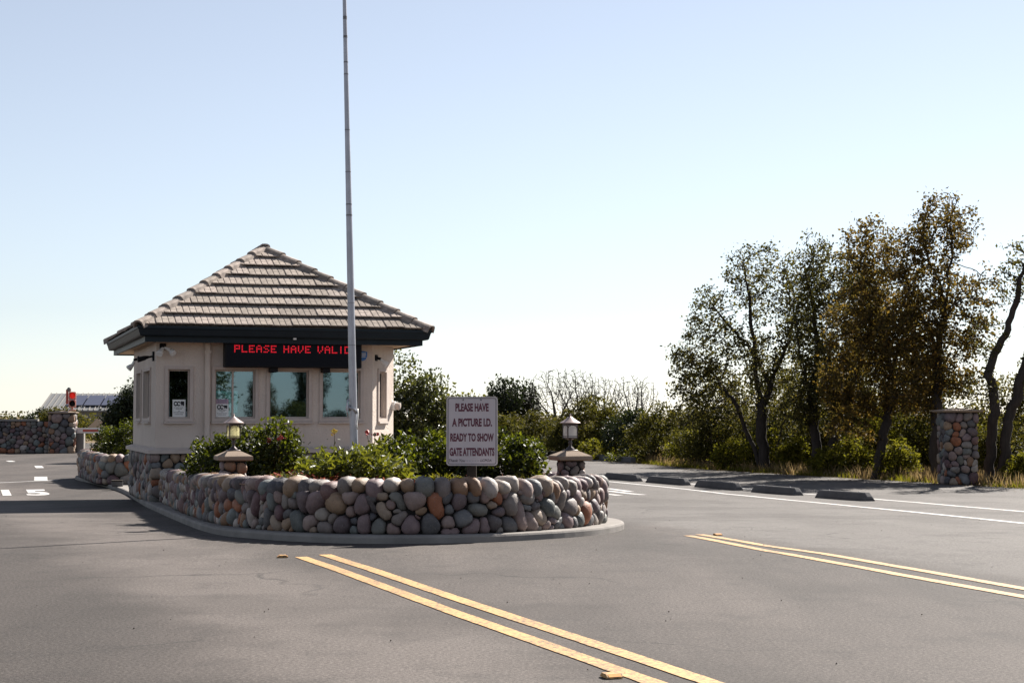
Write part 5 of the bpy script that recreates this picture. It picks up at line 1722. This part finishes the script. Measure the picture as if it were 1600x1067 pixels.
# ---- planting behind and beside the booth
tree_by = shrub('evergreen_tree', 'dense evergreen tree sloping down behind sunlit right corner of booth', 'tree', gl(-2.35, 33.5),
      [(-0.5, 0, 1.0, .9, 1.0, .95), (-0.55, 0, 1.95, .75, .85, .75), (-0.25, 0, 2.55, .5, .6, .5), (0.25, -.1, 1.5, .75, .8, .75), (0.75, -.1, 0.95, .65, .8, .75), (0.45, 0.1, 2.0, .5, .6, .45), (1.0, 0, 1.55, .55, .6, .5), (1.4, 0, 1.05, .5, .55, .5), (.7, 0, 1.9, .5, .6, .45), (.6, -.2, .5, .7, .6, .5), (1.3, -.1, .5, .6, .6, .5)],
      19000, 0.085, M['leaf_glossy'], 111, nclump=460, sig=0.17, hollow=0.4)
shrub('yellow_bush', 'bright yellow-green shrub rising just left of notice sign top', 'bush', gl(-0.95, 36.5), [(0, 0, 1.2, .55, .5, .75), (-.35, 0, 1.3, .4, .4, .6), (.15, 0, .6, .5, .5, .6)], 3200, 0.085, M['leaf_yellow'], 112, nclump=110, sig=0.18)
shrub('round_shrub', 'dark rounded shrub with light top in rear planter beside booth', 'bush', (-9.05, 37.2, gz(37) + .46), [(-.28, 0, .40, .40, .4, .40), (.22, 0, .48, .48, .45, .46), (.0, -.2, .2, .5, .4, .3), (.75, .1, .42, .45, .4, .45)], 6500, 0.06, M['leaf_bush'], 113, nclump=150, sig=0.15)
shrub('light_bush', 'bright green spiky plant behind the lit planter stones', 'bush', (-8.02, 34.6, gz(34.6) + .5), [(0, 0, .12, .30, .28, .2), (.32, 0.1, .14, .28, .25, .2)], 1300, 0.10, M['leaf_light'], 114, nclump=60, sig=0.22, slim=0.25)
shrub('round_shrub', 'small dark shrub at the far tip of rear planter', 'bush', (-9.55, 38.3, gz(38) + .5), [(0, 0, .15, .28, .3, .2), (.25, 0.1, .2, .25, .25, .22)], 1500, 0.05, M['leaf_bush'], 115, nclump=60, sig=0.16)
tree('evergreen_tree', 'dark clumped evergreen tree above the shrubs left of booth', gl(-12.6, 52.5), [[(0, 0, 0), (0.05, 0, 0.9), (0.1, 0, 1.5)]],
     [(0.3, 0, 2.2, .6, .6, .5), (.05, 0, 1.7, .62, .6, .5), (-.5, 0, 1.45, .4, .4, .35), (.7, 0, 1.6, .7, .6, .6), (.9, 0, 2.1, .6, .6, .6)], 1200, 11000, 0.10, 'leaf_dark', 116, 0.11, None, spread=.2)
for i, (x, y, s, mt, lab, n) in enumerate((
    (-19.9, 70.5, 1.35, 'leaf_olive', 'olive bush behind far wall in front of the solar roof', 3600),
    (-21.1, 71.5, 1.25, 'leaf_dark', 'dark bush behind far wall, left neighbour of the olive bush', 3000),
    (-22.9, 74.0, 1.0, 'leaf_dark', 'low dark bush whose top barely clears far wall coping', 1800),
    (-24.4, 73.0, 1.05, 'leaf_olive', 'low scrub at the left edge behind far wall coping', 1800),
    (-17.5, 72.0, 1.1, 'leaf_yellow', 'yellow-green bush behind barrier arm beside far pillar', 3000),
    (-16.2, 72.5, 1.3, 'leaf_olive', 'olive bush above the barrier arm, right of yellow one', 3000),
    (-14.9, 71.0, 1.05, 'leaf_yellow', 'yellowish bush between barrier arm and dark shrub', 2600))):
    shrub('garden_bush', lab, 'bush', gl(x, y), [(0, 0, .75 * s, .8 * s, .8 * s, .6 * s), (.5 * s, 0, .55 * s, .6 * s, .6 * s, .5 * s), (-.45 * s, .1, .6 * s, .6 * s, .6 * s, .5 * s), (.1, 0, 1.1 * s, .45 * s, .5 * s, .35 * s)], int(n * 1.7), 0.12, M[mt], 120 + i, nclump=110, sig=0.15)

# ---- hedge row across the lanes in the middle
hedge = [
    (2.9, 58.5, 1.0, 'leaf_olive', 'broad olive hedge bush behind right lantern', [(0, 0, 1.0, 1.5, 1.2, 1.0), (-1.0, 0, .8, 1.0, 1.0, .8), (1.1, 0, .95, 1.1, 1.0, .9), (.2, 0, 1.65, 1.0, .9, .55), (-.3, -.6, .5, 1.4, .8, .5)], 13000),
    (0.6, 61.0, 1.0, 'leaf_olive', 'lower olive hedge bush between the sign and right lantern', [(0, 0, .8, 1.1, 1.0, .85), (-.9, 0, .75, .9, .9, .75), (.7, 0, .7, .8, .9, .7)], 7000),
    (-1.6, 63.0, 1.0, 'leaf_olive', 'olive hedge bush mostly hidden behind the notice sign', [(0, 0, .9, 1.2, 1.0, .9), (1.0, 0, .8, .9, .9, .75)], 5000),
    (5.0, 52.5, 1.0, 'leaf_olive', 'olive bush at the left foot of the tallest spreading oak', [(0, 0, .9, 1.0, 1.0, .95), (-.7, 0, .7, .8, .9, .7), (.9, 0, 1.0, .8, .9, .8)], 8000),
    (4.0, 55.0, 1.0, 'leaf_dark', 'dark shaded bush filling the gap between olive hedge bushes', [(0, 0, .8, .9, .9, .8), (.5, 0, 1.1, .7, .7, .6)], 5000),
]
for i, (x, y, s, mt, lab, lobes, n) in enumerate(hedge):
    shrub('hedge_bush', lab, 'bush', gl(x, y), lobes, n, 0.105, M[mt], 140 + i, 'hedge bushes beyond the lanes', nclump=230, sig=0.13)
shrub('low_shrub', 'low bright shrub at the kerb right of the frosted lantern', 'bush', gl(2.9, 55.6), [(0, 0, .3, .7, .5, .35), (.7, -.3, .25, .5, .5, .3)], 2400, 0.09, M['leaf_yellow'], 150, nclump=80, sig=.16)
shrub('low_shrub', 'small pale green weeds at the lane edge below olive hedge', 'bush', gl(3.75, 53.0), [(0, 0, .12, .6, .4, .16)], 900, 0.09, M['leaf_light'], 151, nclump=40, sig=.25, slim=.35)

# ---- bare trees on the skyline
def bare(label, x, y, h, w, seed, leaf=None, nl=0):
    tree('bare_tree' if leaf is None else 'skyline_tree', label, gl(x, y), [[(0, 0, 0), (.1, 0, h * .25), (0, 0, h * .42)], [(0.1, 0, 0), (.35 * w * .4, 0, h * .4)], [(-.1, 0, 0), (-.3 * w * .4, 0, h * .38)]],
         [(0, 0, h * .68, w * .5, w * .4, h * .32), (-w * .25, 0, h * .55, w * .3, w * .3, h * .25), (w * .25, 0, h * .58, w * .3, w * .3, h * .25)], 1100, nl, 0.22, leaf or 'leaf_grey', seed, 0.10,
         'trees on the skyline beyond the hedge', bark='barkgrey', rtip=0.016, step=0.2, kill=0.25, spread=0.3)
bare('dark leafy tree on the skyline directly right of notice sign', -0.6, 112, 4.3, 2.6, 160, 'leaf_dark', 2600)
bare('second dark leafy skyline tree, the one nearer the grey bare trees', 0.75, 114, 4.2, 2.4, 161, 'leaf_dark', 2200)
bare('widest grey bare tree on the skyline left of right lantern', 2.9, 110, 4.9, 4.4, 162)
bare('grey bare tree on the skyline directly above right lantern', 4.6, 113, 5.0, 3.6, 163)
bare('grey bare tree above the right half of olive hedge', 6.3, 111, 4.4, 3.4, 164)
bare('thin bare tree at the gap before the oaks', 8.0, 109, 4.4, 2.6, 165)
bare('slim bare sapling touching the left fringe of the first oak', 9.3, 112, 4.2, 2.2, 166)

# ---- the oaks along the right side
OG = 'oaks along the right lane'
tree('oak_tree', 'broad oak with open lacy crown, leftmost of the tall trees', gl(6.95, 44.0),
     [[(0, 0, -.05), (-.02, 0, .7), (.03, 0, 1.6), (.02, .1, 2.6), (-.12, .1, 3.6), (-.25, 0, 4.5), (-.3, 0, 5.2)], [(-.12, 0.05, -.05), (-.35, .1, .5), (-.75, .1, 1.3), (-1.2, 0, 2.0), (-1.6, .1, 2.5)],
      [(.03, 0, 1.7), (.35, -.1, 2.7), (.62, 0, 3.7), (.75, 0, 4.6)], [(.02, .1, 2.3), (-.55, .2, 3.2), (-1.15, .1, 4.0), (-1.4, .1, 4.5)], [(.35, 0, -.05), (.42, 0, .8), (.6, 0, 1.8), (.8, .1, 2.6)]],
     [(-.1, 0, 4.9, 1.15, 1.0, 1.15), (-1.05, 0, 4.0, 1.0, .9, 1.0), (-1.6, 0, 2.9, 1.05, .9, .9), (.75, 0, 4.2, .75, .8, 1.0), (-.6, 0, 2.6, 1.2, 1.0, .9), (-1.7, 0, 2.0, .9, .8, .6), (.45, 0, 3.0, .8, .8, 1.0), (-.7, 0, 1.75, 1.1, .9, .55), (.3, 0, 2.0, .7, .7, .7), (-1.9, 0, 1.35, .6, .6, .4)],
     2900, 16000, 0.082, 'leaf_oak', 201, 0.145, OG, thin=0.12, spread=.18)
tree('oak_tree', 'twin-trunk oak with tall narrow crown, between the broad oak and the leaning one', gl(8.15, 42.3),
     [[(-.2, 0, -.05), (-.1, 0, 1.0), (-.05, .1, 2.1), (.1, .1, 3.2), (.05, 0, 4.2), (.0, 0, 5.0)], [(.15, .1, -.05), (.28, .1, .9), (.45, .1, 1.9), (.75, 0, 2.9), (.95, 0, 4.0), (1.05, 0, 4.8)], [(-.05, .1, 1.9), (-.4, 0, 2.9), (-.5, 0, 3.9)]],
     [(.05, 0, 4.9, .85, .9, 1.1), (.9, 0, 4.4, .95, .9, 1.2), (-.3, 0, 3.5, .65, .8, 1.0), (.7, 0, 3.0, 1.0, .9, .9), (.2, 0, 2.2, .95, .8, .85), (1.3, 0, 3.4, .7, .7, .9), (-.4, 0, 1.7, .7, .7, .55), (.9, 0, 1.8, .7, .7, .6)],
     2800, 21500, 0.082, 'leaf_oak', 202, 0.125, OG, thin=0.1, spread=.18)
tree('oak_tree', 'leaning single-trunk oak with rusty crown, standing left of stone pillar', gl(8.8, 38.7),
     [[(-.05, 0, -.05), (.02, 0, .6), (.14, 0, 1.15), (.26, .05, 1.8), (.25, .1, 2.7), (.15, .1, 3.6), (.05, 0, 4.4), (-.1, 0, 5.3)], [(.2, 0, 1.3), (-.5, .1, 1.7), (-1.1, 0, 2.0)], [(.26, 0, 2.0), (.8, .1, 2.9), (.95, .1, 3.7)], [(.05, 0, .9), (-.6, 0, 1.0), (-1.2, -.1, .95)]],
     [(-.15, 0, 5.1, .75, .8, .95), (.35, 0, 4.1, .85, .8, .9), (-.35, 0, 3.6, .85, .8, .9), (.1, 0, 2.8, 1.05, .9, .8), (.7, 0, 2.7, .8, .8, .8), (-.8, 0, 2.3, .7, .7, .6), (.6, 0, 1.9, .8, .7, .5), (-.5, 0, 1.7, .7, .7, .4)],
     2500, 19500, 0.08, 'leaf_rust', 203, 0.11, OG, thin=0.1, spread=.17)
tree('oak_tree', 'tallest straight-trunk oak rising directly behind stone pillar', gl(9.98, 37.6),
     [[(-.02, 0, -.05), (.0, 0, 1.0), (-.05, 0, 2.0), (.02, 0, 3.2), (.12, .05, 4.2), (.2, 0, 5.2), (.25, 0, 6.0)], [(0, 0, 3.0), (-.5, .1, 3.9), (-.8, 0, 4.6)], [(0, 0, 3.2), (.55, .1, 3.9), (.95, .1, 4.3)], [(0.05, 0, 3.9), (-.35, 0, 4.9), (-.45, 0, 5.6)]],
     [(.25, 0, 5.6, .85, .8, .85), (-.7, 0, 4.85, .65, .7, .7), (.95, 0, 4.1, .75, .8, .65), (.2, 0, 4.2, .95, .8, .8), (-.5, 0, 3.4, .9, .8, .8), (.75, 0, 3.2, .6, .7, .6), (-.2, 0, 2.5, .8, .8, .6), (.5, 0, 2.2, .6, .7, .5), (-.7, 0, 1.9, .6, .6, .4)],
     2600, 19500, 0.08, 'leaf_rust', 204, 0.13, OG, thin=0.12, spread=.17)
tree('oak_tree', 'crooked dark oak with few leaves at the right frame edge', gl(10.95, 36.1),
     [[(-.2, 0, -.05), (-.15, 0, .7), (-.05, 0, 1.5), (-.18, 0, 2.3), (.0, .05, 2.8), (.25, 0, 3.3), (.4, 0, 4.0), (.55, 0, 4.9)], [(.0, 0, -.05), (.08, 0, .8), (.25, 0, 1.6), (.35, 0, 2.3), (.6, 0, 3.0), (.7, 0, 3.8)], [(.35, 0, 2.2), (1.0, .1, 3.2), (1.5, 0, 4.2)], [(.1, 0, 1.0), (.7, 0, .75), (1.2, .1, 1.1)]],
     [(.5, 0, 4.5, .5, .6, .8), (1.3, 0, 3.9, .7, .7, .9), (-.2, 0, 3.1, .5, .5, .5), (1.1, 0, 2.5, .6, .6, .6), (-.35, 0, 2.0, .45, .5, .5)],
     900, 3600, 0.075, 'leaf_oak', 205, 0.115, OG, thin=0.2, spread=.14, kill=.22)

# ---- understory between the trunks, each a bush of its own
US = 'bushes between the oak trunks'
und = [(5.9, 47.5, 1.15, 'leaf_olive', 'olive bush under left skirt of the broad oak'), (6.2, 45.2, .6, 'leaf_yellow', 'small yellow-green bush at the left foot of broad oak'), (7.6, 46.0, 1.05, 'leaf_dark', 'dark bush behind the trunk of broad oak'),
       (7.65, 43.4, .62, 'leaf_yellow', 'yellow-green bush between broad oak and twin-trunk oak'), (8.9, 44.5, 1.2, 'leaf_olive', 'tall olive bush behind twin-trunk oak'), (8.55, 40.6, .7, 'leaf_yellow', 'yellow-green bush between twin-trunk oak and leaning oak'),
       (9.75, 41.8, 1.1, 'leaf_yellow', 'large yellow-green bush right of leaning oak'), (9.3, 38.6, .62, 'leaf_yellow', 'bright yellow-green bush beside the left face of stone pillar'), (10.6, 40.5, 1.1, 'leaf_olive', 'olive bush behind stone pillar'),
       (11.8, 38.5, 1.0, 'leaf_olive', 'olive bush at the right edge beyond the crooked oak'), (11.35, 35.6, .45, 'leaf_yellow', 'low dry yellow bush at right edge by the lane'), (6.9, 49.5, 1.3, 'leaf_olive', 'olive bush in the background of broad oak'),
       (7.1, 44.6, .8, 'leaf_yellow', 'yellow-green bush pressed against the right foot of broad oak'), (8.0, 41.2, .45, 'leaf_yellow', 'knee-high yellow-green bush in front of twin-trunk oak'), (10.3, 43.0, 1.3, 'leaf_yellow', 'tall yellow-green bush in the gap left of stone pillar'),
       (5.4, 49.0, .8, 'leaf_yellow', 'yellow-green bush at the left end of the oak row'), (12.3, 41.0, 1.2, 'leaf_yellow', 'yellow-green bush far right behind the crooked oak'), (9.4, 46.5, 1.4, 'leaf_dark', 'tall dark bush deep behind the leaning oak'), (11.2, 44.0, 1.5, 'leaf_dark', 'tall dark bush deep behind stone pillar')]
for i, (x, y, s, mt, lab) in enumerate(und):
    shrub('undergrowth_bush', lab, 'bush', gl(x, y), [(0, 0, .7 * s, .75 * s, .7 * s, .65 * s), (.5 * s, 0, .5 * s, .55 * s, .5 * s, .45 * s), (-.5 * s, .1, .55 * s, .55 * s, .5 * s, .5 * s), (.1 * s, 0, 1.15 * s, .45 * s, .45 * s, .4 * s)],
          int(3600 * s), 0.085, M[mt], 220 + i, US, nclump=110, sig=0.2, hollow=0.3)

tall = [(6.2, 48.0, 1.0, 'tall shaded thicket bush behind left half of broad oak'), (7.5, 46.8, 1.15, 'tall shaded thicket bush behind right half of broad oak'), (8.75, 45.2, 1.2, 'tall shaded thicket bush behind twin-trunk oak'),
        (9.9, 43.4, 1.15, 'tall shaded thicket bush behind the gap beside leaning oak'), (10.9, 41.6, 1.05, 'tall shaded thicket bush behind the tallest oak'), (12.6, 40.2, .95, 'tall shaded thicket bush behind the crooked oak')]
for i, (x, y, s, lab) in enumerate(tall):
    shrub('thicket_bush', lab, 'bush', gl(x, y), [(0, 0, 1.0 * s, .85 * s, .7 * s, .9 * s), (-.6 * s, 0, 1.5 * s, .6 * s, .6 * s, .7 * s), (.5 * s, .1, 1.9 * s, .6 * s, .6 * s, .7 * s), (.0, 0, 2.3 * s, .6 * s, .6 * s, .5 * s), (-.2 * s, .1, .5 * s, .8 * s, .6 * s, .5 * s)],
          6500, 0.085, M[('leaf_oak', 'leaf_olive', 'leaf_oak')[i % 3]], 260 + i, 'thicket behind the oaks', nclump=210, sig=0.17, hollow=0.25, stem='bark')

# ---- countless cover: dry grass, weeds, far wood, grit
def blades(name, n, region, mat, h, seed, w=0.012):
    rng = np.random.default_rng(seed)
    XY = region(rng, n); n = len(XY)
    z = np.interp(XY[:, 1], *GZ) - 0.03
    a = rng.uniform(0, 2 * PI, n); hh = h * rng.uniform(.4, 1.3, n); ln = rng.normal(0, .35, (n, 2)) * hh[:, None]
    V = np.zeros((n, 3, 3)); 
    V[:, 0, :2] = XY - np.stack([np.cos(a), np.sin(a)], 1) * w; V[:, 1, :2] = XY + np.stack([np.cos(a), np.sin(a)], 1) * w
    V[:, 2, :2] = XY + ln; V[:, :2, 2] = z[:, None]; V[:, 2, 2] = z + hh
    F = np.arange(n * 3).reshape(-1, 3)
    return tag(link(name, mesh_np(name, V.reshape(-1, 3), F, M[mat])), kind='stuff')
def reg_field(rng, n):
    y = rng.uniform(30, 62, n); x = np.interp(y, *EDGE) + 0.5 + rng.uniform(0, 1, n) ** 1.1 * 9
    return np.stack([x, y], 1)
blades('dry_grass', 42000, reg_field, 'straw', 0.30, 301, 0.012)
def reg_weed(rng, n):
    y = rng.uniform(32, 60, n); x = np.interp(y, *EDGE) + np.abs(rng.normal(0, .45, n)) + 0.05
    k = (np.sin(y * 1.9) + np.sin(y * 3.7 + 1) + rng.normal(0, .8, n)) > 0
    return np.stack([x, y], 1)[k]
blades('weeds', 4200, reg_weed, 'leaf_yellow', 0.16, 302, 0.014)
def litter(name, n, mat, size, seed):
    rng = np.random.default_rng(seed)
    y = rng.uniform(31, 58, n); x = np.interp(y, *EDGE) - np.abs(rng.normal(0, .5, n)) + .12
    C = np.stack([x, y, np.interp(y, *GZ) + 0.012], 1)
    V, F = leaf_quads(C, size, rng, None, 0, .6)
    V[:, 2] = np.repeat(C[:, 2], 4) + np.abs(V[:, 2] - np.repeat(C[:, 2], 4)) * .3
    return tag(link(name, mesh_np(name, V, F, M[mat])), kind='stuff')
litter('leaf_litter', 2600, 'leaf_rust', 0.07, 303)
rng = np.random.default_rng(304)
P = []
for k in range(420):
    ang = rng.uniform(-0.42, 0.42); dd = rng.uniform(78, 135)
    if ang < -0.06 and dd < 100: dd += 30
    x, y = math.sin(ang) * dd, math.cos(ang) * dd
    hh = rng.uniform(0.8, 2.0) * dd / 85 * (1.25 if ang > 0.12 else 1.0)
    m = 190
    q = np.clip(rng.normal(size=(m, 3)), -1.7, 1.7) * np.array([1.5, 1.5, 0.36 * hh]); q[:, 2] = np.abs(q[:, 2])
    P.append(q + np.array([x, y, -0.45]))
P = np.concatenate(P); V, F = leaf_quads(P, 0.24, rng, None, 0, .6)
tag(link('far_wood', mesh_np('far_wood', V, F, M['leaf_olive'])), kind='stuff')
rng = np.random.default_rng(305)
n = 420
C = np.stack([rng.uniform(-8, 7, n), rng.uniform(5, 30, n), np.zeros(n)], 1); C[:, 2] = np.interp(C[:, 1], *GZ) + 0.006
V, F = leaf_quads(C, 0.011, rng, None, 0, .8); V[:, 2] = np.maximum(V[:, 2], np.repeat(C[:, 2], 4) - .004)
tag(link('road_grit', mesh_np('road_grit', V, F, M['grit'])), kind='stuff')

# ---- trees behind the viewer that the booth windows mirror
RG = 'trees across the road mirrored in the booth windows'
src = [o for o in bpy.data.objects if o.name.startswith('oak_tree') and o.parent is None]
for i, (k, x, y, s, lab) in enumerate(((0, 27.0, -19, 1.0, 'tallest of the trees seen mirrored in the right booth window'), (1, 23.8, -22, .85, 'tree seen mirrored in the right half of the middle booth window'),
                                       (3, 30.5, -24, 1.1, 'tree seen mirrored beside the flagpole in right booth window'), (2, 20.8, -21, .62, 'low tree seen mirrored in the left half of middle booth window'))):
    c = copy_tree(src[k]); c.location = gl(x, y); c.scale = (s, s, s); c['label'] = lab; c['group'] = RG
    c.rotation_euler = (0, 0, 1.3 * i)
hsrc = [o for o in bpy.data.objects if o.name.startswith('hedge_bush') and o.parent is None]
for i in range(7):
    c = copy_tree(hsrc[(0, 1, 3)[i % 3]]); c.location = gl(15.5 + 3.0 * i, -19 - (i % 2)); s_ = (0.42 if i < 2 else 0.62) + 0.16 * (i % 3); c.scale = (s_, s_, s_)
    c['label'] = ('low bush mirrored at the bottom of sliding window', 'low bush mirrored at the bottom edge between sliding and middle windows', 'bush mirrored low at the left of middle window', 'bush mirrored behind white dome in the middle window', 'bush mirrored low at the left of right booth window', 'bush mirrored low behind the flagpole in right booth window', 'bush across the road mirrored near the booth corner')[i]; c['group'] = 'bushes mirrored in the booth windows'; c.rotation_euler = (0, 0, i)
c = copy_tree(tree_by); c.location = gl(13.3, -16); c.scale = (1.9, 1.9, 1.75); c['label'] = 'dense tree across the road, mirrored in the narrow left window'
print('objects', len(bpy.data.objects), 'tris', sum(len(m.polygons) for m in bpy.data.meshes))
